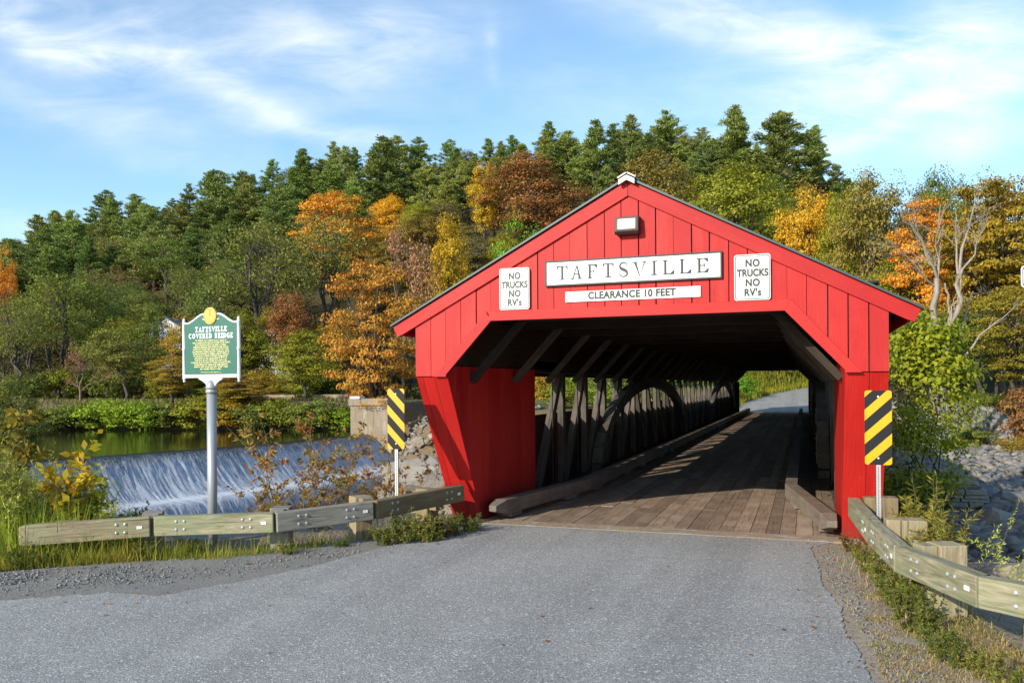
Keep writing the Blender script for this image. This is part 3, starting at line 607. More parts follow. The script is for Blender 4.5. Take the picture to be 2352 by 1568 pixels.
# roof
for s in (-1, 1):
    mb = MB(); n = Vector((s * SL, 0, 1)).normalized()
    a = [Vector((s * .004, -.10, ZP + .012)), Vector((s * 3.80, -.10, rake(3.80) + .012)), Vector((s * 3.80, LEN + .1, rake(3.80) + .012)), Vector((s * .004, LEN + .1, ZP + .012))]
    mb.prism(a, n * .028, (0, 1, 0))
    for k in range(1, int(LEN / 1.0)):          # standing seams
        mb.beam(Vector((s * .1, k, ZP + .055)) - Vector((0, 0, .1 * SL)), Vector((s * 3.78, k, rake(3.78) + .055)), .03, .03, n)
    mb.build('roof_slope', M['roof'], bridge)
    mb = MB()
    for k in range(int(LEN / 1.2)):
        yy = .35 + k * 1.2; mb.beam((s * .05, yy, rake(.05) - .10), (s * 3.6, yy, rake(3.6) - .10), .06, .15, (s * SL, 0, 1))
    for k in range(14):
        xx = .12 + k * .265; mb.beam((s * xx, .02, rake(xx) - .014), (s * xx, LEN, rake(xx) - .014), .235, .018, (s * SL, 0, 1))
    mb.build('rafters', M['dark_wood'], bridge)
    mb = MB(); mb.prism([(s * .003, -.16, ZP + .052), (s * .115, -.16, ZP + .052 - .115 * SL), (s * .115, -.16, ZP - .02 - .115 * SL), (s * .003, -.16, ZP - .02)], (0, .058, 0), (s, 0, -SL))
    mb.prism([(s * .003, -.16, ZP + .075), (s * .125, -.16, ZP + .075 - .125 * SL), (s * .125, LEN, ZP + .075 - .125 * SL), (s * .003, LEN, ZP + .075)], (s * .009, 0, .018), (0, 1, 0))
    mb.build('ridge_cap', M['cap'], bridge)
# far gable
mb = MB(); x = -W
while x < W - .02: x1 = min(x + .3, W); column(x + .004, x1, .09, LEN - .03, LEN, mb, side_m=0); x = x1
mb.build('far_gable_boards', M['inside'], bridge)
for s in (-1, 1):
    mb = MB(); mb.box(*sorted((s * 2.62, s * (W - .03))), LEN - .09, LEN - .04, -.3, 2.46); mb.build('far_wing_board', M['inside'], bridge)
# deck
mb = MB(); rg = random.Random(5); x = -2.80
while x < 2.84:
    wd = rg.choice((.20, .22, .235, .25)); y = 1.41; first = True
    while y < LEN + .2:
        y1 = min(y + (rg.uniform(1.5, 5.0) if first else 4.9), LEN + .25); first = False; dz = rg.uniform(-.006, .004)
        mb.box(x + .004, x + wd - .004, y + .003, y1 - .003, -.07 + dz, dz); y = y1
    x += wd
mb.build('deck_planks', M['deck'], bridge)
mb = MB(); mb.box(-3.3, 3.3, 1.45, LEN, -.34, -.085)
for k in range(24): mb.box(-3.36, 3.36, 2.6 + k * 2.35, 2.85 + k * 2.35, -.75, -.345)
mb.build('floor_frame', M['dark_wood'], bridge)
# kerb timbers on blocks
def kerbline(pts, joint=5.0):
    for a, b in zip(pts[:-1], pts[1:]):
        a, b = Vector(a), Vector(b); n = max(1, round((b - a).length / joint))
        for k in range(n):
            p, q = a.lerp(b, k / n), a.lerp(b, (k + 1) / n - .0015); yield p, q
for pts in ([(-2.60, 1.22, .215), (-1.98, 5.05, .215), (-1.86, 56.5, .215)], [(2.74, 1.25, .215), (2.11, 5.15, .215), (2.08, 56.5, .215)]):
    for p, q in kerbline(pts):
        mb = MB()
        if q.y < 5.3:
            d = (q - p).normalized(); e = p + d * .28; mb.beam(p, e, .14, .10, h1=.245, w1=.235); mb.beam(e + d * .0005, q, .235, .245)
        else: mb.beam(p, q, .235, .245)
        d = (q - p); mb.beam(p + d * .12 - Vector((0, 0, .157)), p + d * .22 - Vector((0, 0, .157)), .22, .085); mb.beam(p + d * .72 - Vector((0, 0, .157)), p + d * .84 - Vector((0, 0, .157)), .22, .085)
        mb.build('kerb_timber', M['kerb'], bridge, bevel=.012)
# trusses: kingpost panels, two spans, each with a laminated arch
for s in (-1, 1):
    X = s * 3.02
    for a, b in ((4.5, 28.4), (29.2, 56.6)):
        mb = MB(); mb.box(*sorted((X - .14, X + .14)), a, b, -.30, .02); mb.build('lower_chord', M['truss'], bridge, bevel=.008)
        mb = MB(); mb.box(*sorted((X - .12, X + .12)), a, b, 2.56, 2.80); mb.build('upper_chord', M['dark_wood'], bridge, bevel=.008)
        n = 11; st = (b - a - .5) / n; c = (a + b) / 2
        for k in range(n + 1):
            yy = a + .25 + k * st; mb = MB(); mb.beam((X, yy, .022), (X, yy, 2.558), .14, .22, (0, 1, 0)); (k or a > 20) and mb.build('truss_post', M['truss'], bridge, bevel=.008)
            if k < n:
                lo, hi = (yy + .16, yy + st - .17) if yy + st / 2 < c else (yy + st - .16, yy + .17)
                mb = MB(); mb.beam((X + s * .0, lo, .03), (X, hi, 2.55), .14, .22, (0, 1, 0)); mb.build('truss_brace', M['truss'], bridge, bevel=.008)
                mb = MB(); mb.tube([(X - s * .10, yy + st * .5, .02), (X - s * .10, yy + st * .5, 2.56)], .014, 6); mb.build('iron_rod', M['housing'], bridge)
    for yc, hw in ((17.6, 8.2), (45.0, 8.2)):
        mb = MB(); pa = []
        for k in range(25):
            t = math.pi * k / 24; pa.append((s * 2.78, yc - hw * math.cos(t), -.30 + 2.66 * math.sin(t) ** .85))
        for k in range(24): mb.beam(pa[k], pa[k + 1], .26, .34, (1, 0, 0) if False else (0, .0, 1))
        mb.build('truss_arch', M['truss'], bridge)
        for k in (2, 3, 5, 19, 21, 22):
            mb = MB(); p = Vector(pa[k]); mb.beam(p + Vector((-s * .16, 0, 0)), p + Vector((-s * .13, 0, 0)), .10, .42, (0, 0, 1)); mb.tube([p + Vector((-s * .15, 0, .05)), p + Vector((-s * .20, 0, .05))], .03, 8)
            mb.build('arch_clamp', M['housing'], bridge)
# tie beams and knee braces
for k in range(27):
    yy = 1.0 + k * 2.12
    if yy > LEN - .5: break
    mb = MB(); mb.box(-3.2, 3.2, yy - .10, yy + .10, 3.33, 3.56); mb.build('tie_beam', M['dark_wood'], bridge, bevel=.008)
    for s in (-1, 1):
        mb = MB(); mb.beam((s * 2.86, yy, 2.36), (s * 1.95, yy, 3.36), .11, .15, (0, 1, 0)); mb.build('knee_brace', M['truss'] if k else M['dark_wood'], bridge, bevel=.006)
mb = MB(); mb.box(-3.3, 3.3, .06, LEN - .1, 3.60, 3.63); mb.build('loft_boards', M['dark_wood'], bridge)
mb = MB()
for a, b, z0, z1, y0, y1 in ((-4.1, 4.1, -6.5, -.76, 1.9, 4.3), (-3.6, 3.6, -6.5, -.76, 27.8, 30.2), (-4.1, 4.1, -6.5, -.76, 55.5, 58)): mb.box(a, b, y0, y1, z0, z1)
ab = mb.build('abutment', M['stone'], bridge)

# ------------------------------------------------------------------ lettering
class Glyphs:
    """flat painted letters built from strokes; each piece a hair in front of the one before"""
    def __init__(s): s.v = []; s.f = []; s.k = 0
    def poly(s, pts, ox, oz, sx, sz):
        y = -(s.k % 40) * .00002; s.k += 1; b = len(s.v)
        a = sum(pts[i][0] * pts[(i + 1) % len(pts)][1] - pts[(i + 1) % len(pts)][0] * pts[i][1] for i in range(len(pts)))
        if a < 0: pts = pts[::-1]
        s.v += [(ox + p[0] * sx, -y, oz + p[1] * sz) for p in pts]; s.f.append(tuple(range(b, b + len(pts))))
    def stroke(s, path, wid, T):
        for i in range(len(path) - 1):
            (x0, y0), (x1, y1) = path[i], path[i + 1]; w0, w1 = wid[i] / 2, wid[i + 1] / 2
            def nr(k):
                a, b = path[max(k - 1, 0)], path[min(k + 1, len(path) - 1)]; dx, dy = b[0] - a[0], b[1] - a[1]; l = math.hypot(dx, dy) or 1; return -dy / l, dx / l
            n0, n1 = nr(i), nr(i + 1)
            s.poly([(x0 + n0[0] * w0, y0 + n0[1] * w0), (x1 + n1[0] * w1, y1 + n1[1] * w1), (x1 - n1[0] * w1, y1 - n1[1] * w1), (x0 - n0[0] * w0, y0 - n0[1] * w0)], *T)
    def glyph(s, ch, x, z, w, h, tk=.155, th=.035):
        """serif capital in the box w x h at (x, z); tk, th thick and thin stroke widths as parts of h"""
        T = (x, z, w, h); k = h / w; tx = tk * k; hx = th * k                  # stroke widths along x in box units
        R_ = lambda a, b, c, d: s.poly([(a, b), (c, b), (c, d), (a, d)], *T)
        def stem(c, t=tx, lo=0, hi=1, sl=True, sh=True, e=None):
            R_(c - t / 2, lo, c + t / 2, hi); e = e or t * .75
            if sl: R_(c - t / 2 - e, lo, c + t / 2 + e, lo + th)
            if sh: R_(c - t / 2 - e, hi - th, c + t / 2 + e, hi)
        tri = lambda *p: s.poly(list(p), *T)
        def ell(a0, a1, cx, cz, rx, rz, thick):
            n = 22; path = []; wd = []
            for i in range(n + 1):
                t = a0 + (a1 - a0) * i / n; path.append(((cx + rx * math.cos(t)) * k, cz + rz * math.sin(t))); wd.append(th + (thick - th) * abs(math.cos(t)) ** 1.5)
            q = Glyphs.__new__(Glyphs); sx = h
            for i in range(n):
                (x0, y0), (x1, y1) = path[i], path[i + 1]
                def nr(j):
                    a, b = path[max(j - 1, 0)], path[min(j + 1, n)]; dx, dy = (b[0] - a[0]) / k, b[1] - a[1]; l = math.hypot(dx, dy); return -dy / l, dx / l
                n0, n1 = nr(i), nr(i + 1); w0, w1 = wd[i] / 2, wd[i + 1] / 2
                s.poly([(x0 + n0[0] * w0 * k, y0 + n0[1] * w0), (x1 + n1[0] * w1 * k, y1 + n1[1] * w1), (x1 - n1[0] * w1 * k, y1 - n1[1] * w1), (x0 - n0[0] * w0 * k, y0 - n0[1] * w0)], *T)
        iw = 1 / k                                                            # box width in units of h
        if ch == 'T':
            stem(.5, sh=False, e=tx * 1.0); R_(.03, 1 - th, .97, 1); tri((.0, .66), (.03, 1 - th), (.20, 1 - th)); tri((1, .66), (.97, 1 - th), (.80, 1 - th))
        elif ch == 'I': stem(.5, tx, e=tx * .8)
        elif ch in 'LEF':
            c = .16 + tx / 2; stem(c, sl=ch != 'L' or True, e=tx * .5)
            if ch in 'LE': R_(c, 0, .96, th); tri((1, .36), (.95, 0), (.62, th))
            if ch in 'EF':
                R_(c, 1 - th, .93, 1); tri((.96, .66), (.93, 1), (.62, 1 - th)); R_(c, .5 - th / 2, .66, .5 + th / 2); tri((.68, .70), (.70, .30), (.56, .5))
        elif ch == 'A':
            tri((.12, 0), (.12 + hx * 1.2, 0), (.50 + hx * .4, .98), (.47, .98)); tri((.62, 0), (.62 + tx * 1.15, 0), (.53, 1.02), (.455, .98))
            R_(.24, .32, .68, .32 + th); R_(0, 0, .28, th); R_(.56, 0, 1.0, th)
        elif ch == 'V':
            tri((.10, 1), (.10 + tx * 1.15, 1), (.55, .0), (.50, -.02)); tri((.83, 1), (.83 + hx * 1.2, 1), (.54, 0), (.51, .0)); R_(0, 1 - th, .40, 1); R_(.70, 1 - th, 1.0, 1)
        elif ch == 'S':
            K = [(.86, .70), (.82, .86), (.66, .955), (.48, .975), (.27, .935), (.15, .80), (.17, .66), (.33, .56), (.55, .48), (.76, .38), (.85, .24), (.76, .09), (.52, .022), (.30, .045), (.14, .15), (.09, .32)]
            Wd = [.03, .035, .04, .045, .07, .10, .125, .145, .15, .14, .11, .08, .045, .04, .035, .03]
            pts = []; wd = []
            for i in range(len(K) - 1):
                p0, p1, p2, p3 = K[max(i - 1, 0)], K[i], K[i + 1], K[min(i + 2, len(K) - 1)]
                for t in (0, .25, .5, .75):
                    f = lambda a, b, c, d: .5 * (2 * b + (c - a) * t + (2 * a - 5 * b + 4 * c - d) * t * t + (3 * b - a - 3 * c + d) * t ** 3)
                    pts.append((f(p0[0], p1[0], p2[0], p3[0]) / 1, f(p0[1], p1[1], p2[1], p3[1]))); wd.append((Wd[i] * (1 - t) + Wd[i + 1] * t) * tk / .155 * 1.25 + th * .5)
            s.stroke([(p[0] * 1, p[1]) for p in pts], wd, T); tri((.86, .98), (.90, .66), (.80, .84)); tri((.10, .02), (.05, .36), (.18, .14))
        elif ch in 'OCG':
            g = .75 if ch != 'O' else 0; ell(g, 2 * math.pi - g, iw / 2, .5, iw / 2 - tk / 2, .5 - th / 2, tk)
            if ch in 'CG': tri((.86, .98), (.92, .62), (.80, .82))
            if ch == 'C': tri((.95, .30), (.88, .10), (.80, .16))
            if ch == 'G': R_(.80 - tx / 2, .05, .80 + tx / 2, .42); R_(.60, .40, 1.0, .40 + th)
        elif ch in 'DRB':
            c = .12 + tx / 2; stem(c, e=tx * .3); cx = iw * .45
            if ch == 'D': R_(c, 1 - th, .5, 1); R_(c, 0, .5, th); ell(-1.5708, 1.5708, cx, .5, iw * .52 - tk / 2, .5 - th / 2, tk)
            else:
                R_(c, 1 - th, .5, 1); R_(c, .5, .5, .5 + th); ell(-1.5708, 1.5708, cx, .75, iw * .42 - tk / 2, .25 - th / 2, tk * .9)
                if ch == 'B': R_(c, 0, .5, th); ell(-1.5708, 1.5708, cx, .26, iw * .5 - tk / 2, .26 - th / 2, tk)
                else: tri((.45, .5), (.45 + tx, .5), (1.0, 0), (1.0 - tx * 1.1, 0))
    def build(s, name, m, parent, loc=(0, 0, 0)):
        me = bpy.data.meshes.new(name); me.from_pydata(s.v, [], s.f); me.materials.append(m); o = obj(name, me, parent); o.location = loc; return o
def text(name, body, size, loc, m, parent, spacing=1.0, bold=0.0, align='CENTER', line=1.0, sx=1.0):
    c = bpy.data.curves.new(name, 'FONT'); c.body = body; c.size = size; c.align_x = align; c.align_y = 'CENTER'; c.space_character = spacing
    c.offset = bold; c.space_line = line; c.extrude = .0006; c.fill_mode = 'FRONT'; c.materials.append(m)
    tmp = bpy.data.objects.new(name, c); COL.objects.link(tmp); me = bpy.data.meshes.new_from_object(tmp); bpy.data.objects.remove(tmp); me.materials.clear(); me.materials.append(m)
    o = obj(name, me, parent); o.location = loc; o.rotation_euler = (math.pi / 2, 0, 0); o.scale = (sx, 1, 1); return o
def at_y(x, y, Y): r = ray(x, y); return CAM + r * ((Y - CAM[1]) / r[1])

def rrect(x0, x1, z0, z1, r, n=5):
    out = []
    for cx, cz, a in ((x1 - r, z1 - r, 0), (x0 + r, z1 - r, 90), (x0 + r, z0 + r, 180), (x1 - r, z0 + r, 270)):
        for k in range(n + 1): t = R(a + 90 * k / n); out.append((cx + r * math.cos(t), cz + r * math.sin(t)))
    return out
def clip(poly, nx_, nz_, c):
    """keep nx*x + nz*z <= c"""
    out = []
    for i in range(len(poly)):
        p, q = poly[i], poly[(i + 1) % len(poly)]; a, b = nx_ * p[0] + nz_ * p[1] - c, nx_ * q[0] + nz_ * q[1] - c
        if a <= 0: out.append(p)
        if a * b < 0: t = a / (a - b); out.append((p[0] + (q[0] - p[0]) * t, p[1] + (q[1] - p[1]) * t))
    return out

# name board over the portal
t = thing('name_board', 'long white board with a black frame reading TAFTSVILLE in serif capitals', 'sign', (0, 0, 0))
x0, x1, z0, z1 = -1.245, 1.305, 3.745, 4.12
mb = MB(); mb.box(x0 + .02, x1 - .02, -.062, -.028, z0 + .02, z1 - .02); mb.build('board', M['white'], t)
mb = MB(); mb.box(x0, x1, -.074, -.027, z1 - .022, z1); mb.box(x0, x1, -.074, -.027, z0, z0 + .022); mb.box(x0, x0 + .022, -.073, -.027, z0 + .0225, z1 - .0225); mb.box(x1 - .022, x1, -.073, -.027, z0 + .0225, z1 - .0225)
mb.build('frame', M['black'], t)
g = Glyphs()
for ch, a, b in (('T', 205, 343), ('A', 368, 530), ('F', 566, 698), ('T', 750, 890), ('S', 943, 1065), ('V', 1105, 1278), ('I', 1330, 1408), ('L', 1462, 1612), ('L', 1660, 1815), ('E', 1865, 2020)):
    xa, xb = [at_y((1390 + p * .21684) / 1.12245, (620 + 350 * .21684) / 1.12245, -.065)[0] for p in (a, b)]
    g.glyph(ch, xa, 3.832, xb - xa, .207, tk=.165, th=.085)
g.build('lettering', M['black'], t, (0, -.0635, 0))
# clearance board
t = thing('clearance_sign', 'small white board reading CLEARANCE 10 FEET on the red gable', 'sign')
mb = MB(); mb.box(-.94, 1.01, -.046, -.027, 3.505, 3.655); mb.build('board', M['white'], t)
text('lettering', 'CLEARANCE 10 FEET', .142, (.035, -.0475, 3.583), M['black'], t, 1.08, .0070, sx=.90)
mb = MB()
for x in (-.89, -.855, .945): 
    for z in (3.53, 3.63): mb.tube([(x, -.046, z), (x, -.048, z)], .004, 6)
mb.build('nail_heads', M['black'], t)
def no_trucks(cx, lab):
    t = thing('no_trucks_sign', lab, 'sign', (0, 0, 0)); z0, z1, hw = 3.425, 4.05, .238
    mb = MB(); mb.prism([(cx + x, -.066, z) for x, z in rrect(-hw, hw, z0, z1, .035)], (0, .004, 0)); mb.box(cx - hw * .6, cx + hw * .6, -.0618, -.028, z1 - .14, z1 - .10); mb.box(cx - hw * .6, cx + hw * .6, -.0618, -.028, z0 + .10, z0 + .14); mb.build('panel', M['sheeting'], t)
    a, b = rrect(-hw + .012, hw - .012, z0 + .012, z1 - .012, .03), rrect(-hw + .021, hw - .021, z0 + .021, z1 - .021, .025)
    mb = MB(); n = len(a); mb.add([(cx + p[0], -.0675, p[1]) for p in a] + [(cx + p[0], -.0675, p[1]) for p in b], [(i, i + n, (i + 1) % n + n, (i + 1) % n) for i in range(n)]); mb.build('border', M['black'], t)
    for ln, z, s_ in (('NO', 3.925, .135), ('TRUCKS', 3.793, .135), ('NO', 3.660, .135), ("RV's", 3.528, .135)):
        text('lettering', ln, s_, (cx + .004, -.0685, z), M['black'], t, 1.10 if ln != 'TRUCKS' else 1.02, .0048, sx=.86 if ln != 'TRUCKS' else .80)
    mb = MB(); mb.tube([(cx, -.066, z1 - .06), (cx, -.070, z1 - .06)], .006, 8); mb.tube([(cx, -.066, z0 + .05), (cx, -.070, z0 + .05)], .006, 8); mb.build('bolt_heads', M['steel'], t)
no_trucks(-1.73, "white NO TRUCKS NO RV's plate left of the TAFTSVILLE board"); no_trucks(1.705, "white NO TRUCKS NO RV's plate right of the TAFTSVILLE board")
# lamp under the peak
t = thing('flood_lamp', 'brown boxy flood lamp under the gable peak with frosted glass face', 'lamp')
mb = MB(); x0, x1 = -.172, .172
side = lambda x: [(x, -.028, 4.44), (x, -.15, 4.425), (x, -.19, 4.46), (x, -.155, 4.675), (x, -.028, 4.685)]
mb.prism(side(x0), (x1 - x0, 0, 0)); mb.build('housing', M['housing'], t, bevel=.008)
u_ = Vector((0, .035, .215)).normalized(); n_ = Vector((0, -.215, .035)).normalized(); o_ = Vector((0, -.1725, 4.567)) + n_ * .0015
mb = MB(); q = [o_ + Vector((x, 0, 0)) + u_ * z for x, z in rrect(-.128, .128, -.075, .075, .01)]; mb.prism(q, n_ * .006)
for k in range(12): mb.beam(o_ + n_ * .0075 + Vector((-.12 + k * .0218, 0, 0)) - u_ * .07, o_ + n_ * .0075 + Vector((-.12 + k * .0218, 0, 0)) + u_ * .07, .010, .004, n_)
mb.build('lens', M['lens'], t)
mb = MB()
for a, b in (((-.15, -.088), (.15, -.088)), ((-.15, .088), (.15, .088))): mb.beam(o_ + n_ * .004 + Vector((a[0], 0, 0)) + u_ * a[1], o_ + n_ * .004 + Vector((b[0], 0, 0)) + u_ * b[1], .022, .012, n_)
for x in (-.14, .14): mb.beam(o_ + n_ * .004 + Vector((x, 0, 0)) - u_ * .0765, o_ + n_ * .004 + Vector((x, 0, 0)) + u_ * .0765, .022, .012, n_)
mb.build('lens_frame', M['housing'], t)

# striped object markers
def object_marker(x0, x1, z0, z1, Y, base, mirror, lab):
    cx = (x0 + x1) / 2; h, wd = z1 - z0, x1 - x0; t = thing('object_marker', lab, 'marker sign', (0, 0, 0), 'striped object markers')
    mb = MB(); out = rrect(x0, x1, z0, z1, .032); mb.prism([(x, Y, z) for x, z in out], (0, .003, 0)); mb.build('panel', M['yellow'], t)
    mb = MB(); s = 1 if mirror else -1
    for k in range(-1, 5):
        # black bands: between the yellow ones; measured down the inner edge
        fa, fb = .092 + .316 * k, .26 + .316 * k
        xe = x1 if mirror else x0; sl = .316 * h / wd                         # z falls by sl per metre away from the edge
        # z at x: z1 - f*h - sl*|x-xe|
        p = out; sg = -1 if mirror else 1
        nxx, nzz = sl * sg, 1.0
        c0 = z1 - fa * h + sl * sg * xe; c1 = z1 - fb * h + sl * sg * xe
        p = clip(p, nxx, nzz, c0); p = clip(p, -nxx, -nzz, -c1) if p else p
        if len(p) > 2: mb.prism([(x, Y - .0012, z) for x, z in p], (0, .001, 0))
    mb.build('stripes', M['stripe'], t)
    mb = MB(); pw = .052; mb.box(cx - pw / 2, cx + pw / 2, Y + .004, Y + .010, base, z1 - .05)
    for sx in (-1, 1): mb.box(*sorted((cx + sx * pw / 2, cx + sx * (pw / 2 - .006))), Y + .0102, Y + .034, base, z1 - .05)
    mb.build('post', M['steel'], t)
    mb = MB(); zz = base + .05
    while zz < z0 - .02: mb.tube([(cx, Y + .0042, zz), (cx, Y + .0028, zz)], .0075, 8); zz += .0254
    mb.build('punched_holes', M['hole'], t)
    mb = MB()
    for zz in (z1 - .08, z0 + .085): mb.tube([(cx, Y, zz), (cx, Y - .006, zz), (cx, Y - .010, zz)], [.012, .012, .006], 10)
    mb.build('bolt_heads', M['white'], t)
object_marker(-3.755, -3.465, 1.312, 2.248, -.30, -.35, False, 'yellow and black striped marker left of the portal behind the timber rail')
object_marker(3.098, 3.42, 1.233, 2.192, -.13, -.30, True, 'yellow and black striped marker in front of the right portal wing')

# historic roadside marker
t = thing('historic_marker', 'green roadside history marker with white scrolls and gold seal on a grey pole', 'sign')
Y = -1.46; xl, xr, xc = -6.645, -5.63, -6.135
def top(u):                                        # outline of the top edge, u = 0 at the post, 1 at the middle
    return 3.262 + .135 * sm(np.array([(u - .12) / .62]))[0] - .02 * max(0, u - .75) / .25
xs_ = np.linspace(0, 1, 15); lft = [(xl + .03 + (xc - xl - .03) * u, top(u)) for u in xs_]; rgt = [(xr - .03 - (xr - .03 - xc) * u, top(u)) for u in xs_[::-1]]
mb = MB(); a = lft + rgt[1:]
for (p, q) in zip(a[:-1], a[1:]):
    mb.prism([(p[0], Y - .012, 2.48), (q[0], Y - .012, 2.48), (q[0], Y - .012, q[1]), (p[0], Y - .012, p[1])], (0, .024, 0))
mb.build('panel', M['green'], t)
mb = MB()
for side_ in (-1, 1):
    pts = [(xc + side_ * (xr - xl) / 2 * (1 - u * .74), Y, top(u * .74) + .008) for u in np.linspace(0.04, 1, 16)]
    ex, ez = pts[-1][0], pts[-1][2]; cxx, czz = ex, ez - .048
    for k in range(1, 17): r_ = .048 - .030 * k / 16; th_ = math.pi / 2 - k * .42; pts.append((cxx - side_ * r_ * math.cos(th_), Y, czz + r_ * math.sin(th_)))
    mb.tube(pts, [.017] * 16 + [.017 - .007 * k / 16 for k in range(1, 17)], 8)
mb.build('scroll_trim', M['sign_white'], t, smooth=True)
for x in (xl, xr):
    mb = MB(); mb.lathe((x, Y, 0), [(2.365, .008), (2.375, .018), (2.395, .022), (2.41, .012), (2.42, .028), (2.43, .026), (2.86, .026), (2.865, .031), (2.885, .031), (2.89, .026), (3.28, .026), (3.285, .031), (3.30, .024), (3.31, .014), (3.325, .023), (3.345, .016), (3.355, .004)], 14)
    mb.build('side_post', M['sign_white'], t, smooth=True)
mb = MB(); mb.box(xl + .028, xr - .028, Y - .03, Y + .03, 2.437, 2.462); mb.box(xl + .028, xr - .028, Y - .022, Y + .022, 2.4625, 2.486); mb.box(xc - .22, xc + .22, Y - .026, Y + .026, 2.412, 2.4365); mb.build('bottom_rail', M['sign_white'], t, bevel=.003)
mb = MB(); mb.prism([(xc - .21, Y - .02, 2.4115), (xc - .15, Y - .02, 2.385), (xc - .09, Y - .02, 2.34), (xc - .075, Y - .02, 2.28), (xc + .075, Y - .02, 2.28), (xc + .09, Y - .02, 2.34), (xc + .15, Y - .02, 2.385), (xc + .21, Y - .02, 2.4115)], (0, .04, 0)); mb.build('bracket', M['sign_white'], t)
mb = MB(); mb.lathe((xc, Y, 0), [(2.20, .085), (2.24, .088), (2.245, .080), (2.262, .080), (2.265, .088), (2.30, .085), (2.35, .068), (2.39, .045), (2.40, .02)], 18); mb.build('pole_collar', M['pole'], t, smooth=True)
mb = MB(); mb.lathe((xc, Y, 0), [(-.7, .071), (2.205, .071)], 24); mb.build('pole', M['pole'], t, smooth=True)
mb = MB(); n = 36
ring = lambda y, f: [(xc + .118 * f * math.cos(2 * math.pi * k / n), y, 3.375 + .130 * f * math.sin(2 * math.pi * k / n)) for k in range(n)]
mb.prism(ring(Y - .030, 1), (0, .045, 0)); mb.build('seal', M['gold'], t, bevel=.006)
mb = MB(); a, b = ring(Y - .0325, .90), ring(Y - .0325, .84); mb.add(a + b, [(i, (i + 1) % n, (i + 1) % n + n, i + n) for i in range(n)])
for z, wd in ((3.465, .05), (3.44, .028), (3.41, .022), (3.385, .03), (3.35, .075), (3.315, .085)): mb.box(xc - wd, xc + wd, Y - .035, Y - .0305, z, z + .007)
mb.box(xc - .006, xc + .006, Y - .036, Y - .0305, 3.372, 3.46); mb.box(xc - .045, xc + .045, Y - .0355, Y - .0305, 3.285, 3.297); mb.build('seal_relief', M['gold_dark'], t)
g = Glyphs()
def line(s, xa, xb, z, h, sp=.12):
    wid = {'I': .36, 'L': .66, 'E': .66, 'F': .62, 'S': .56, 'T': .72, ' ': .45, 'B': .66, 'R': .74, 'V': .80, 'A': .80}
    tot = sum(wid.get(c, .78) for c in s) + sp * (len(s) - 1); k = (xb - xa) / tot; x = xa
    for c in s:
        w_ = wid.get(c, .78) * k
        if c != ' ': g.glyph(c, x, z, w_, h, tk=.22, th=.13)
        x += w_ + sp * k
line('TAFTSVILLE', -6.425, -5.835, 3.135, .078); g.build('title_lettering', M['sign_white'], t, (0, Y - .0135, 0)); g = Glyphs(); line('COVERED BRIDGE', -6.545, -5.725, 3.035, .078)
g.build('title_lettering', M['sign_white'], t, (0, Y - .0135, 0))
body = ['The Taftsville Covered Bridge is a rare example of', 'early vernacular wooden truss covered bridges in the United', 'States. Of unknown influence the builder, a neighbor,', 'Solomon Emmons himself farmed all, and no', 'nearby covered bridges have similar, and used the design', 'and construction techniques not before. Constructed entirely', 'of local wood and stone in 1836 for a cost of $1800, it is', 'the oldest covered bridge in Windsor County, and the', 'third oldest in the state. At approximately 189 feet in', 'length at the site over 900 span of the roof, it is the', 'second longest covered bridge in Vermont. On August 28, 2011,', 'Tropical Storm Irene damaged the south abutment', 'closing the bridge for two years while extensive repairs', 'and renovation efforts were made.']
for i, ln in enumerate(body):
    z = 3.003 - i * .0332; wd = [.72, .85, .73, .76, .83, .84, .86, .77, .78, .81, .89, .73, .80, .48][i]
    o = text('body_lettering', ln, .0335, (xc, Y - .0135, z), M['cream'], t, 1.0, .0010)
    o.scale = (wd / (len(ln) * .0335 * .515), 1, 1)
text('body_lettering', 'VERMONT DIVISION FOR HISTORIC PRESERVATION - 2013', .018, (xc, Y - .0135, 2.520), M['cream'], t, 1.0, .0003, sx=.8)

# edge of another sign beside the road
t = thing('road_sign', 'white rounded sign edge on a steel post beside the right rail', 'sign')
rs = at_d(2345, 612, 8.5); zt_ = at_d(2345, 610, 8.5)[2]; zb_ = at_d(2345, 661, 8.5)[2]
mb = MB(); mb.prism([(rs[0] + x, rs[1], z) for x, z in rrect(0, .45, zb_, zt_, .04)], (0, .004, 0)); mb.build('panel', M['white'], t)
a, b = rrect(.012, .438, zb_ + .012, zt_ - .012, .03), rrect(.022, .428, zb_ + .022, zt_ - .022, .026)
mb = MB(); n = len(a); mb.add([(rs[0] + p[0], rs[1] - .001, p[1]) for p in a + b], [(i, i + n, (i + 1) % n + n, (i + 1) % n) for i in range(n)]); mb.build('border', M['black'], t)
mb = MB(); mb.box(rs[0] + .20, rs[0] + .25, rs[1] + .006, rs[1] + .04, -1.2, zt_ - .03); mb.build('post', M['steel'], t)

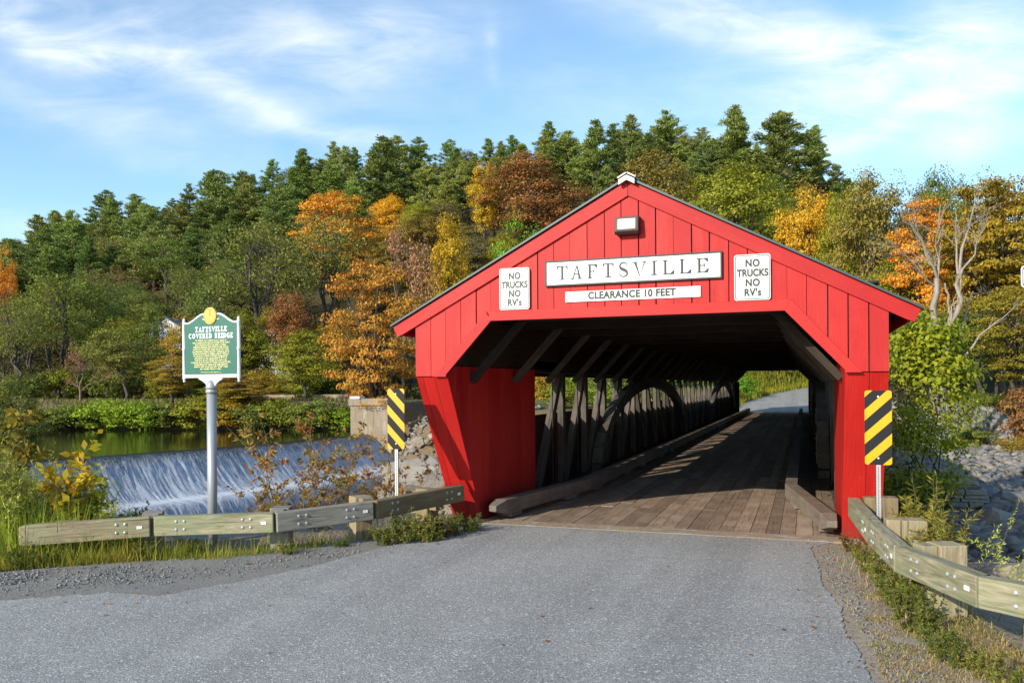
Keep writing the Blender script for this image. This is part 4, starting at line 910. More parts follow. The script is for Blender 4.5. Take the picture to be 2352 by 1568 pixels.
# ------------------------------------------------------------------ timber guardrails
def guardrail(name, label, beams, posts, group):
    t = thing(name, label, 'guardrail', (0, 0, 0), group)
    for (p, q, m, cham) in beams:
        p, q = Vector(p), Vector(q); d = (q - p).normalized(); side = d.cross(Vector((0, 0, 1))).normalized()      # side points to the road
        back = -side * .08 - Vector((0, 0, .135))
        mb = MB()
        if cham: mb.beam(p + back, p + back + d * .09, .12, .23, w1=.155, h1=.268); mb.beam(p + back + d * .0905, q + back, .155, .268)
        else: mb.beam(p + back, q + back, .155, .268)
        o = mb.build('rail_beam', m, t, bevel=.012)
        L = (q - p).length
        for e in ((.36 if not cham else 9), L - .36):
            if e > L: continue
            for dx in (-.055, .055):
                for dz in (-.055, .055):
                    c = p + d * (e + dx) + side * -.0025 + Vector((0, 0, -.13 + dz)); mb = MB(); mb.tube([c - side * .002, c + side * .008, c + side * .014], [.021, .019, .009], 10); mb.build('bolt', M['steel'], o)
        c = p + d * (L - .13) + side * .001 + Vector((0, 0, -.13)); mb = MB(); mb.beam(c - d * .035, c + d * .035, .006, .04); mb.build('tag_plate', M['white'], o)
    for (x, y, z, zb, m, dx, dy) in posts:
        d = Vector((dx, dy, 0)).normalized(); mb = MB(); mb.beam((x, y, zb), (x, y, z), .27, .27, up=(d.x, d.y, 0)); po = mb.build('post', m, t, bevel=.012)
        side = d.cross(Vector((0, 0, 1))).normalized(); c = Vector((x, y, z - .17)) + side * .217
        mb = MB(); mb.beam(c + Vector((0, 0, -.17)), c + Vector((0, 0, .165)), .155, .19, up=(d.x, d.y, 0)); mb.build('spacer_block', m, t, bevel=.01)
B = [(-7.29, -3.79, .50), (-6.045, -2.825, .53), (-6.015, -2.79, .53), (-4.515, -2.19, .56), (-4.46, -2.17, .56), (-3.60, -1.03, .60), (-3.575, -.97, .60), (-2.945, .83, .65)]
dirs = [Vector(B[i + 1]) - Vector(B[i]) for i in (0, 2, 4, 6)]
def behind(p, d, o): d = Vector(d).normalized(); s = Vector((0, 0, 1)).cross(d); return Vector(p) + s * o
ps = []
for p, d, z, m in ((B[1], dirs[0], .535, 'rail_grey'), (B[3], dirs[1], .575, 'rail_grey'), (B[5], dirs[2], .63, 'post_tan'), (Vector(B[6]).lerp(Vector(B[7]), .80), dirs[3], .60, 'post_tan'), (Vector(B[0]).lerp(Vector(B[1]), .30), dirs[0], .47, 'rail_tan')):
    q = behind(p, d, .16 + .17 + .16); ps.append((q.x, q.y, z, -.6, M[m], d.x, d.y))
guardrail('guardrail', 'timber guardrail of four bolted beams before the river and history marker', [(B[0], B[1], M['rail_tan'], True), (B[2], B[3], M['rail_green'], False), (B[4], B[5], M['rail_grey'], False), (B[6], B[7], M['rail_brown'], False)], ps, 'timber guardrails')
C_ = [(5.28, -5.14, .66), (3.725, -3.895, .66), (3.715, -3.89, .66), (3.205, -2.665, .66), (3.20, -2.65, .66), (3.05, -1.12, .66), (3.048, -1.10, .66), (2.93, 1.04, .66)]
C_ = [tuple(c) for c in C_]
bm_ = []
for i in (0, 2, 4, 6):                                   # beams run away from the viewer on the right: road side is on their left
    bm_.append((C_[i + 1], C_[i], M['rail_green'], i == 6))
ps = []
for f_, i, z, m in ((.10, 6, .70, 'rail_brown'), (.02, 4, .70, 'rail_tan'), (.06, 2, .69, 'rail_tan'), (.16, 0, .67, 'post_tan'), (.80, 0, .67, 'post_tan')):
    p, q = Vector(C_[i + 1]), Vector(C_[i]); d = q - p; c = behind(p.lerp(q, f_), d, .49); ps.append((c.x, c.y, z, -.9, M[m], d.x, d.y))
guardrail('guardrail', 'greenish timber guardrail bending round the right roadside towards the viewer', bm_, ps, 'timber guardrails')

# ------------------------------------------------------------------ rocks
def hit(xp, yp, D0=9.0, D1=130.0):
    r = ray(xp, yp); D = np.arange(D0, D1, .25); Q = CAM + r[None, :] * D[:, None]; h = H(Q[:, 0], Q[:, 1]); k = np.argmax(Q[:, 2] < h); return Q[k] if (Q[:, 2] < h).any() else Q[-1]
def hull(seed, n=16, sq=(1, .8, .6)):
    rg = random.Random(seed); bm = bmesh.new()
    for _ in range(n):
        v = Vector((rg.gauss(0, 1), rg.gauss(0, 1), rg.gauss(0, 1))).normalized() * rg.uniform(.75, 1.05); bm.verts.new((v.x * sq[0], v.y * sq[1], v.z * sq[2]))
    bmesh.ops.convex_hull(bm, input=bm.verts[:]); loose = [v for v in bm.verts if not v.link_faces]; bmesh.ops.delete(bm, geom=loose, context='VERTS'); return bm
def hull_np(seed, n=11, sq=(1, .8, .55)):
    bm = hull(seed, n, sq); bmesh.ops.triangulate(bm, faces=bm.faces[:]); bm.verts.index_update()
    V = np.array([v.co[:] for v in bm.verts]); Fa = np.array([[v.index for v in f.verts] for f in bm.faces]); bm.free(); return V, Fa
HULLS = [hull_np(i) for i in range(12)]; SMALL = [hull_np(50 + i, 7, (1, .85, .6)) for i in range(8)]
def scatter(name, pts, sizes, m, protos, sink=.25, seed=0, label=None):
    rg = np.random.RandomState(seed); Vs, Fs, rr, b = [], [], [], 0
    for p, s in zip(pts, sizes):
        V, Fa = protos[rg.randint(len(protos))]; a = rg.rand() * 6.28; c, sn = math.cos(a), math.sin(a); tl = rg.randn(2) * .25
        q = V * s * (.8 + .4 * rg.rand(3)); x = q[:, 0] * c - q[:, 1] * sn; y = q[:, 0] * sn + q[:, 1] * c; z = q[:, 2] + x * tl[0] + y * tl[1]
        Vs.append(np.stack([x + p[0], y + p[1], z + p[2] + s * (.5 - sink)], 1)); Fs.append(Fa + b); rr.append(np.full(len(Fa), rg.rand())); b += len(V)
    return tag(obj(name, np_mesh(name, np.concatenate(Vs), np.concatenate(Fs), m, np.concatenate(rr))), label, kind='stuff')
def boulder(label, loc, s, m, seed, sq=(1, .8, .6), cat='boulder', group=None, name='boulder', n=18, rz=None, sub=True):
    bm = hull(seed, n, sq)
    if sub:
        bmesh.ops.triangulate(bm, faces=bm.faces[:]); bmesh.ops.subdivide_edges(bm, edges=bm.edges[:], cuts=2, use_grid_fill=True)
        rg = np.random.RandomState(seed)
        for v in bm.verts: v.co += v.normal * float(vn(np.array([v.co.x * 5 + seed]), np.array([v.co.y * 5 + v.co.z * 4]))[0]) * .10
    bm.normal_update(); me = bpy.data.meshes.new(name); bm.to_mesh(me); bm.free(); me.materials.append(m)
    me.attributes.new('rnd', 'FLOAT', 'FACE').data.foreach_set('value', np.full(len(me.polygons), random.random(), np.float32))
    o = obj(name, me); o.location = loc; o.scale = (s, s, s); o.rotation_euler = (random.uniform(-.2, .2), random.uniform(-.2, .2), random.uniform(0, 6.28) if rz is None else rz)
    return tag(o, label, cat, group)
rg = np.random.RandomState(12)
# gravel on the shoulders
pts, sz = [], []
LG = [(-40, -9.5), (-14, -5.6), (-9, -4.9), (-7.0, -4.75), (-5.6, -3.9), (-4.7, -3.4), (-3.9, -2.0)]
for _ in range(11000):
    x = rg.uniform(-10.5, -3.4); yc = np.interp(x, [a for a, b in LG], [b for a, b in LG]); y = yc + rg.randn() * .42
    if x > -5.6 and rg.rand() < .55 + .1 * (x + 5.6): continue
    if vn(np.array([x * 1.3]), np.array([y * 2.0]))[0] < -.12 and rg.rand() < .75: continue
    s = rg.gamma(3.0, .0034) + .004; pts.append((x, y, -.010 if sdist(np.array([x]), np.array([y]), NEAR)[0] < .1 else Hz(x, y))); sz.append(min(s, .032))
for _ in range(2600):
    y = rg.uniform(-9, .6); x = np.interp(-y, [-.6, 1.7, 3.4, 5, 9], [2.5, 2.62, 2.85, 3.0, 3.7]) + abs(rg.randn()) * .30
    pts.append((x, y, -.012)); sz.append(min(rg.gamma(2.0, .004) + .004, .026))
for _ in range(1500):
    k = rg.rand() < .5; y = rg.uniform(-8, .9) if k else rg.uniform(-6, .5); x = (np.interp(-y, [-.6, 1.7, 3.4, 5, 9], [2.4, 2.5, 2.68, 2.84, 3.5]) - rg.exponential(.25)) if k else (np.interp(-y, [-.5, .6, 2.6, 4.4, 5, 6], [-3.0, -3.15, -3.55, -4.2, -5.4, -8]) + rg.exponential(.45)); pts.append((x, y, .001)); sz.append(rg.uniform(.003, .010))
scatter('gravel', pts, sz, M['pebble'], SMALL, .1, 3, 'loose crushed gravel along the road edges')
# rubble bars
pts, sz = [], []
for _ in range(9500):
    D = 11 + 47 * rg.rand() ** .8; xp = rg.uniform(2060, 2480); p = CAM + FW * D + RT * (xp - 1176) / F * D; x, y = p[0], p[1]
    dn_ = sdist(np.array([x]), np.array([y]), NEAR)[0]
    if dn_ < 1.6: continue
    s = np.clip(rg.gamma(1.8, .0046) * D * (1.5 if D < 24 else .95), .06, .50); pts.append((x, y, Hz(x, y))); sz.append(s)
scatter('rubble', pts, sz, M['rubble'], HULLS, .3, 4, 'broken river stones covering the bank below the right guardrail')
pts, sz = [], []
for _ in range(4200):
    x, y = rg.uniform(-33, -16), rg.uniform(34, 54)
    if not -.5 < sdist(np.array([x]), np.array([y]), FAR)[0] < 10: continue
    s = np.clip(rg.gamma(2, .09), .08, .45); pts.append((x, y, Hz(x, y))); sz.append(s)
scatter('riprap', pts, sz, M['rubble'], HULLS, .2, 5, 'grey broken riprap sloping down beside the far abutment')
k = 0
BO = []
for xp, yp, D, s in ((2265, 1148, 27, .62), (2228, 1150, 26, .42), (2318, 1168, 26, .60), (2285, 1183, 24, .46), (2225, 1178, 24, .40), (2240, 1215, 22, .50), (2205, 1222, 21.5, .42), (2330, 1208, 23, .55), (2190, 1245, 19.5, .38), (2225, 1262, 19, .40), (2345, 1255, 20, .40), (2300, 1250, 19, .36)): BO.append((xp, yp, D, s))
ordn = ['first', 'second', 'third', 'fourth', 'fifth', 'sixth', 'seventh', 'eighth', 'ninth', 'tenth', 'eleventh', 'twelfth', 'thirteenth', 'fourteenth', 'fifteenth', 'sixteenth', 'seventeenth', 'eighteenth', 'nineteenth', 'twentieth']
num = ['no', 'one', 'two', 'three', 'four', 'five', 'six', 'seven', 'eight', 'nine', 'ten', 'eleven', 'twelve', 'thirteen', 'fourteen', 'fifteen', 'sixteen', 'seventeen', 'eighteen', 'nineteen', 'twenty', 'many']
def nth(i, n):
    if n > 20: return ordn[i] + ' from left' if i < 20 else ordn[n - 1 - i] + ' from right' if n - 1 - i < 20 else 'middle'
    return ('leftmost' if i == 0 else 'rightmost' if i == n - 1 else ordn[min(i, 19)] + ' from left') if n > 1 else 'only'
BO.sort()
for i, (xp, yp, D, s) in enumerate(BO):
    s *= 1.25
    p = hit(xp, yp); boulder(f'{nth(i, len(BO))} of twelve blue grey boulders on rubble bank beyond right guardrail', (p[0], p[1], Hz(p[0], p[1]) + s * .22), s, M['rock_grey'], 200 + i, group='blue grey boulders on the rubble bank')
p = hit(2292, 1215); boulder('tan rounded boulder among blue grey boulders beyond right guardrail', (p[0], p[1], Hz(p[0], p[1]) + .2), .66, M['rock_tan'], 301, (1.2, .9, .7))
p = at_d(2255, 1300, 11.5); boulder('broad flat tan rock just behind the right guardrail posts', (p[0], p[1], Hz(p[0], p[1]) + .1), .85, M['rock_tan'], 305, (1.3, .9, .45), rz=.4)
p = hit(975, 1092, 40); boulder('large sloping grey bedrock ledge at the foot of the far riprap beside left wing', (p[0], p[1] + .8, Hz(p[0], p[1]) - .7), 2.6, M['ledge'], 311, (1.6, .8, .75), 'rock', name='rock_ledge', n=26, rz=.2)
FB = [(935, 1015, 60, .8), (962, 1022, 60, .9), (985, 1030, 60, .7), (950, 1034, 59, .6), (1000, 1022, 60, .8), (920, 1030, 59, .6)]; FB.sort()
for i, (xp, yp, D, s) in enumerate(FB):
    p = hit(xp, yp, 40); boulder(f'{nth(i, len(FB))} of six pale slabs piled between left marker and left wing', (p[0], p[1], Hz(p[0], p[1]) + s * .25), s, M['rock_tan'], 320 + i, (1, .7, .5), group='pale slabs below the riprap')
for i, (xp, s) in enumerate(((600, .8), (720, .6), (690, .5))):
    p = hit(xp, 986, 60); boulder(['broad grey rock standing in the still pool near far shore', 'pale pointed rock at the far waterline near the weir end', 'low pale rock lying left of the pointed rock at far waterline'][i], (p[0], p[1], Hz(p[0], p[1]) + .1), s, M['rock_tan'] if i else M['ledge'], 340 + i, (1.3, .8, .75))
# dry stone wall by the near bank on the right
mb = MB(); rg2 = random.Random(4); z = -3.2
while z < -.55:
    h = rg2.uniform(.09, .24); x = 4.3
    while x < 7.25 - max(0, z + 1.2) * .5:
        wd = rg2.uniform(.2, .85); mb.prism([(x + .012 + rg2.uniform(0, .03), 17.0 + rg2.uniform(-.05, .05), z + .008), (x + wd - .012, 17.0 + rg2.uniform(-.05, .05), z + .008), (x + wd - .012 - rg2.uniform(0, .04), 17.0 + rg2.uniform(-.05, .05), z + h - .01), (x + .012, 17.0 + rg2.uniform(-.05, .05), z + h - .01)], (0, 1.2, 0)); x += wd
    z += h
o = mb.build('dry_stone_wall', M['stone'], bevel=.012); tag(o, 'dry laid stone wall under the green vines right of the bridge', 'stone wall')
# concrete block at the end of the weir
t = thing('weir_abutment', 'pale stained concrete wall at the far end of the weir', 'concrete wall')
mb = MB(); q = [(-36.2, 53.1), (-32.7, 54.35), (-33.2, 55.8), (-36.7, 54.6)]
mb.prism([(x, y, -6) for x, y in q], (0, 0, 6.55), (1, 0, 0)); mb.build('wall', M['concrete'], t, bevel=.05)
mb = MB(); q2 = [(-36.3, 52.95), (-32.55, 54.25), (-33.1, 55.95), (-36.85, 54.7)]; mb.prism([(x, y, .552) for x, y in q2], (0, 0, .62), (1, 0, 0)); mb.build('coping', M['concrete'], t, bevel=.04)
mb = MB(); mb.box(-36.3, -35.3, 53.15, 54.1, 1.175, 1.38); mb.build('cap_block', M['house'], t, bevel=.03)
# white houses half hidden on the hillside
def house(xp, yb, D, wd, dp, hh, lab):
    p = at_d(xp, yb, D); t = thing('white_house', lab, 'house', (p[0], p[1], p[2]), 'white houses on the hillside', .35)
    mb = MB(); mb.box(-wd / 2, wd / 2, 0, dp, -5, hh)
    for k in range(int(hh / .25)): mb.box(-wd / 2 - .015, wd / 2 + .015, -.018, -.001, k * .25, k * .25 + .235)
    mb.prism([(-wd / 2, .001, hh), (wd / 2, .001, hh), (0, .001, hh + wd * .32)], (0, dp - .002, 0)); mb.build('wall', M['house'], t)
    for s in (-1, 1):
        mb = MB(); mb.prism([(0, -.3, hh + wd * .32 + .06), (s * (wd / 2 + .4), -.3, hh - .2), (s * (wd / 2 + .4), dp + .3, hh - .2), (0, dp + .3, hh + wd * .32 + .06)], (s * .05, 0, .12)); mb.build('roof', M['house_roof'], t)
    for x in (-wd * .28, wd * .22):
        f = MB(); f.box(x - .55, x + .55, -.06, -.02, hh * .45, hh * .85); fo = f.build('window', M['house'], t); g_ = MB(); g_.box(x - .45, x + .45, -.068, -.0605, hh * .48, hh * .82); g_.build('pane', M['glass'], fo)
house(378, 792, 112, 4.2, 6, 2.4, 'white clapboard house among trees left of the history marker')
house(632, 800, 116, 4.6, 6, 2.2, 'white house glimpsed through trees right of the history marker')
# roadside rail along the far river road
t = thing('far_guardrail', 'long grey guardrail along the road across the pool', 'guardrail', (0, 0, 0))
mb = MB(); pa = [at_d(x, 922, 100) for x in (480, 590, 700, 800, 900)]; pa = [Vector((p[0], p[1], .95)) for p in pa]
for a, b in zip(pa[:-1], pa[1:]): mb.beam(a, b, .25, .75)
mb.build('rail', M['concrete'], t)
for i in range(18):
    p = pa[0].lerp(pa[-1], i / 17); mb = MB(); mb.box(p.x - .12, p.x + .12, p.y + .13, p.y + .35, -.6, .95); mb.build('post', M['concrete'], t)

# ------------------------------------------------------------------ vegetation
def cards(P, N, size, asp, rg, jit=.4):
    """rhombic leaves: P centres, N facing"""
    n = len(P); N = N + rg.randn(n, 3) * jit; N /= np.linalg.norm(N, axis=1)[:, None] + 1e-9
    A = np.cross(N, rg.randn(n, 3)); A /= np.linalg.norm(A, axis=1)[:, None] + 1e-9; B = np.cross(N, A)
    s = (size * (.6 + .8 * rg.rand(n)))[:, None] if np.isscalar(size) else (size * (.7 + .6 * rg.rand(n)))[:, None]
    bend = N * s * .22
    V = np.stack([P - A * s, P - B * s * asp + bend, P + A * s, P + B * s * asp + bend], 1).reshape(-1, 3)
    return V, np.arange(4 * n).reshape(n, 4)
def cards_dir(P, Dv, ln, wd, rg):
    """narrow leaves or needle tufts that point along Dv"""
    n = len(P); Dv = Dv / (np.linalg.norm(Dv, axis=1)[:, None] + 1e-9); B = np.cross(Dv, rg.randn(n, 3)); B /= np.linalg.norm(B, axis=1)[:, None] + 1e-9
    l = (ln * (.7 + .6 * rg.rand(n)))[:, None]; w_ = (wd * (.7 + .6 * rg.rand(n)))[:, None]
    V = np.stack([P, P + Dv * l * .5 - B * w_, P + Dv * l, P + Dv * l * .5 + B * w_], 1).reshape(-1, 3); return V, np.arange(4 * n).reshape(n, 4)
def crown_mesh(name, V, Fa, m, rg): return np_mesh(name, V, Fa, m, rg.rand(len(Fa)))
def curved(p, q, rg, wob=.06, n=4, sag=0.0):
    p, q = np.array(p, float), np.array(q, float); L = np.linalg.norm(q - p); o = [p + (q - p) * t + rg.randn(3) * wob * L * math.sin(math.pi * t) + np.array([0, 0, sag * L * math.sin(math.pi * t)]) for t in np.linspace(0, 1, n + 1)]; return o
def broadleaf(seed, base=.22, rad=.36, nb=46, per=290, size=.0105, br=.115, tall=.5, flat=.75, leafm='leaf', barkm='bark', dens_lo=.5, trunk=.022, asp=.55, top_bias=.2):
    """unit tree 1 m high; crown of leaf clumps carried by limbs"""
    rg = np.random.RandomState(seed); mb = MB(); hc = (1 - base) / 2; cz = base + hc
    tp = curved((0, 0, -.02), (rg.randn() * .03, rg.randn() * .03, base + hc * 1.1), rg, .02, 5); mb.tube(tp, [trunk * (1 - .13 * i) for i in range(6)], 7)
    P, N = [], []; cen = []
    tries = 0
    while len(cen) < nb and tries < 4000:
        tries += 1; v = rg.randn(3); v /= np.linalg.norm(v); r_ = rg.rand() ** .35
        c = np.array([v[0] * rad * r_, v[1] * rad * r_, cz + v[2] * hc * r_ * .92])
        wdt = 1 - abs((c[2] - cz) / hc) ** 2 * .35 - (.25 if c[2] < cz - hc * .5 else 0)
        c[0] *= wdt; c[1] *= wdt
        if c[2] < base: continue
        if all(np.linalg.norm((c - d) * (1, 1, 1.25)) > br * .80 for d in cen): cen.append(c)
    for c in cen:
        b = br * rg.uniform(.7, 1.25); n = int(per * rg.uniform(.55, 1.3)); v = rg.randn(n, 3); v /= np.linalg.norm(v, axis=1)[:, None]
        v[:, 2] = np.where(v[:, 2] < -.2, v[:, 2] * .5, v[:, 2]); r_ = (rg.rand(n) ** .5)[:, None]
        out = np.array([c[0], c[1], (c[2] - cz) * .7 + .15]); out /= np.linalg.norm(out) + 1e-6
        p = c + v * b * r_ * np.array([1.15, 1.15, flat]); P.append(p); N.append(v * .55 + out * .55 + np.array([0, 0, .35]))
        if rg.rand() < .6:
            k = rg.randint(2, 6); pl_ = curved(tp[k], c, rg, .05, 3, .04); mb.tube(pl_, [trunk * .38, trunk * .26, trunk * .17, trunk * .08], 4, cap=False)
    P, N = np.concatenate(P), np.concatenate(N); V, Fa = cards(P, N, size, asp, rg, .45)
    return crown_mesh('crown', V, Fa, M[leafm], rg), mb.mesh('trunk', M[barkm], True)
def locust(seed, base=.45, rad=.34, nb=34):
    """airy tree: long bare forking stems under flat layered sprays"""
    rg = np.random.RandomState(seed); mb = MB(); P, N = [], []; forks = []
    for s in range(rg.randint(2, 4)):
        a = rg.rand() * 6.28; e = np.array([math.cos(a) * rad * .35, math.sin(a) * rad * .35, rg.uniform(.72, .92)]); st = curved((rg.randn() * .015, rg.randn() * .015, -.02), e, rg, .035, 6); mb.tube(st, [.017, .015, .0135, .012, .010, .007, .004], 6, cap=False); forks += st[3:]
    for k in range(nb):
        a = rg.rand() * 6.28; r_ = rad * rg.rand() ** .5; z = base + (1 - base) * rg.rand() ** .8; r_ *= (1.1 - .45 * abs((z - .7) / .3))
        c = np.array([math.cos(a) * r_, math.sin(a) * r_, z]); f = forks[rg.randint(len(forks))]; mb.tube(curved(f, c, rg, .05, 3, -.03), [.0055, .004, .003, .0015], 4, cap=False)
        n = rg.randint(90, 190); v = rg.randn(n, 3) * np.array([.085, .085, .026]); v[:, 2] += -np.hypot(v[:, 0], v[:, 1]) * .25; P.append(c + v); N.append(v * 2 + np.array([0, 0, .8]))
    P, N = np.concatenate(P), np.concatenate(N); V, Fa = cards(P, N, .0105, .6, rg, .6); return crown_mesh('crown', V, Fa, M['leaf'], rg), mb.mesh('trunk', M['bark'], True)
def pine(seed, rad=.20, base=.18, wh=20, open_=.0):
    wh = int(wh * 1.35); rg = np.random.RandomState(seed); mb = MB(); mb.tube(curved((0, 0, -.02), (rg.randn() * .012, 0, .985), rg, .006, 6), [.017, .0155, .0135, .011, .008, .005, .0015], 7); P, Dv = [], []
    for i in range(wh):
        t = (i + rg.rand() * .8) / wh; z = base + (1 - base) * t * .985; prof = (1 - t) ** (.80 + .14 * (seed % 3 - 1)) * (.75 + .25 * min(1, t * 4)) + .035; nbr = rg.randint(4, 6) if t < .9 else 3; z0_ = z
        for b in range(nbr):
            if rg.rand() < open_ * (1 - t): continue
            z = z0_ + rg.uniform(-.05, .05) * (1 - t); a = rg.rand() * 6.28; L = rad * prof * rg.uniform(.45, 1.2); rise = rg.uniform(.10, .45) + .6 * t
            d = np.array([math.cos(a), math.sin(a), rise]); e = np.array([0, 0, z]) + d * L; e[2] -= L * .12
            if L > .04: mb.tube([(0, 0, z), tuple((np.array([0, 0, z]) + e) / 2 - np.array([0, 0, .06 * L])), tuple(e)], [.0042 * (1 - t) + .001, .003 * (1 - t) + .0008, .0006], 3, cap=False)
            nc = max(2, int(L / .022)); 
            for c in range(nc):
                f = .25 + .75 * (c + rg.rand()) / nc; q = np.array([0, 0, z]) * (1 - f) + e * f + np.array([rg.randn() * .010, rg.randn() * .010, 0]) * (1 + L * 10 * (1 - f)); n = rg.randint(24, 38)
                P.append(q + rg.randn(n, 3) * np.array([.013, .013, .010])); Dv.append(d * .7 + rg.randn(n, 3) * .55 + np.array([0, 0, .42]))
    P, Dv = np.concatenate(P), np.concatenate(Dv); V, Fa = cards_dir(P, Dv, .026, .0044, rg); return crown_mesh('crown', V, Fa, M['needle'], rg), mb.mesh('trunk', M['bark'], True)
def branchy(seed, lvl=4, spread=.55, leaves=900, barkm='twig', size=.013, base=.22, thick=.016, stems=1, lean=.0, first=None):
    rg = np.random.RandomState(seed); mb = MB(); tips = []
    def grow(p, d, L, r, l):
        e = p + d * L; m_ = (p + e) / 2 + rg.randn(3) * L * .07; mb.tube([p, m_, e], [r, r * .82, r * .62], 6 if l > 2 else 4 if l > 1 else 3, cap=False)
        if l <= 1: tips.extend([m_, e])
        if l == 0: return
        for _ in range(rg.randint(2, 4)):
            nd_ = d + rg.randn(3) * spread * .75 + np.array([0, 0, .12]); nd_ /= np.linalg.norm(nd_); grow(e if rg.rand() < .7 else m_, nd_, L * rg.uniform(.58, .82), r * .58, l - 1)
    for s in range(stems):
        d = np.array([rg.randn() * (.05 + lean), rg.randn() * (.05 + lean), 1.]); d /= np.linalg.norm(d); grow(np.array([rg.randn() * .01 * stems, rg.randn() * .01 * stems, -.02]), d, base, thick, lvl)
    T = np.array(tips); zt = T[:, 2].max(); 
    P = T[rg.randint(len(T), size=leaves)] + rg.randn(leaves, 3) * .028 if leaves else np.zeros((0, 3))
    tm = mb.mesh('trunk', M[barkm], True)
    for v in tm.vertices: v.co /= zt
    cm = None
    if leaves: P = P / zt; V, Fa = cards(P, rg.randn(leaves, 3) * .7 + np.array([0, 0, .6]), size, .55, rg, .4); cm = crown_mesh('crown', V, Fa, M['leaf'], rg)
    return cm, tm
PRO = {'round': [broadleaf(1), broadleaf(2, .16, .40, 58, 270), broadleaf(3, .26, .30, 48, 280, br=.105), broadleaf(4, .2, .34, 52, 270, br=.12)],
       'maple': [broadleaf(11, .10, .40, 105, 170, .0088, .080, flat=.45), broadleaf(12, .14, .36, 100, 170, .0088, .082, flat=.45)],
       'locust': [locust(21), locust(22, .38, .38, 38), locust(23, .5, .30, 30)],
       'pine': [pine(31, .24, .10), pine(32, .28, .10, 19, .10), pine(33, .22, .12, 23), pine(34, .30, .22, 16, .25), pine(35, .36, .05, 15, .2), pine(36, .27, .05, 18, .4), pine(37, .33, .12, 16, .1)],
       'twiggy': [branchy(41, 5, .5, 1500), branchy(42, 5, .55, 1100)],
       'shrub': [broadleaf(51, .02, .62, 40, 100, .030, .20, flat=.7, trunk=.012), broadleaf(52, .0, .75, 44, 100, .030, .21, flat=.7, trunk=.012)],
       'big': [broadleaf(61, .10, .36, 160, 210, .0078, .074, flat=.42, asp=.6), broadleaf(62, .14, .33, 150, 210, .0078, .070, flat=.42, asp=.6)]}
C = dict(pine=((.12, .158, .036), (.20, .23, .05)), pine2=((.125, .16, .042), (.21, .225, .055)), olive=((.115, .14, .030), (.215, .195, .042)), dgreen=((.085, .115, .020), (.165, .17, .030)),
         green=((.095, .132, .024), (.19, .19, .03)), bright=((.10, .22, .02), (.17, .30, .025)), ygreen=((.15, .17, .02), (.25, .23, .02)), yellow=((.34, .25, .018), (.48, .27, .02)),
         gold=((.25, .145, .026), (.165, .15, .032)), orange=((.55, .21, .025), (.50, .28, .025)), rust=((.26, .095, .032), (.17, .11, .03)), brown=((.21, .125, .05), (.145, .125, .04)),
         pink=((.34, .16, .085), (.25, .15, .07)), orgreen=((.52, .19, .035), (.24, .24, .025)), lime=((.17, .25, .02), (.26, .32, .025)), vine=((.19, .25, .022), (.42, .40, .025)), gorange=((.20, .17, .02), (.40, .20, .02)))
WORDS = dict(pine='dark green pine', pine2='olive green pine', olive='dark olive locust tree', dgreen='dark green tree', green='green broadleaf tree', bright='bright green tree', ygreen='yellow green tree', yellow='yellow autumn tree',
             gold='golden brown tree', orange='bright orange tree', rust='rusty red tree', brown='brown autumn tree', pink='pinkish brown tree', orgreen='orange and green maple', lime='lime green tree', gorange='green and orange tree')
crnd = random.Random(99); GAIN = 1.38
def plant(proto, x, y, h, r, colour, name, label, cat='tree', group=None, z=None, crown='crown', var=.15):
    """one tree: an Empty at its foot with a crown and a trunk; r widens the crown"""
    cm, tm = proto; t = thing(name, label, cat, (x, y, Hz(x, y) if z is None else z), group, crnd.random() * 6.28)
    t.scale = (r, r, h); k = 1 + crnd.uniform(-var, var); dr = 1 + crnd.uniform(-var, var) * .6
    if cm:
        c = obj(crown, cm, t); c1, c2 = C[colour] if isinstance(colour, str) else colour
        k *= GAIN; c.color = (c1[0] * k * dr, c1[1] * k, c1[2] * k, 1); c['tint'] = (c2[0] * k * dr, c2[1] * k, c2[2] * k)
    if tm: obj('trunk', tm, t)
    return t
KIND = {'pine': 'pine_tree', 'locust': 'locust_tree', 'maple': 'maple_tree', 'big': 'maple_tree', 'twiggy': 'autumn_tree', 'round': 'autumn_tree', 'shrub': 'shrub'}
def tree_px(xp, ytop, D, wpx, typ, colour, label, v=0, var=.08, **kw):
    """a tree on the ground at depth D under column xp, with its top at ytop and wpx wide"""
    p = CAM + FW * D + RT * (xp - 1176) / F * D; zt = at_d(xp, ytop, D)[2]; z = max(Hz(p[0], p[1]), kw.pop('zmin', -99)); h = max(zt - z, 1.0); wid = wpx / F * D
    unit = {'pine': .42, 'locust': .68, 'maple': .78, 'big': .72, 'twiggy': .8, 'round': .72, 'shrub': 1.35}[typ]
    pr = PRO[typ]; return plant(pr[v % len(pr)], p[0], p[1], h, wid / unit, colour, kw.pop('name', KIND[typ]), label, var=var, z=z, **kw)
placed = []
def key(xp, ytop, D, wpx, typ, colour, label, v=0, **kw): placed.append((xp, D, wpx)); return tree_px(xp, ytop, D, wpx, typ, colour, label, v, **kw)
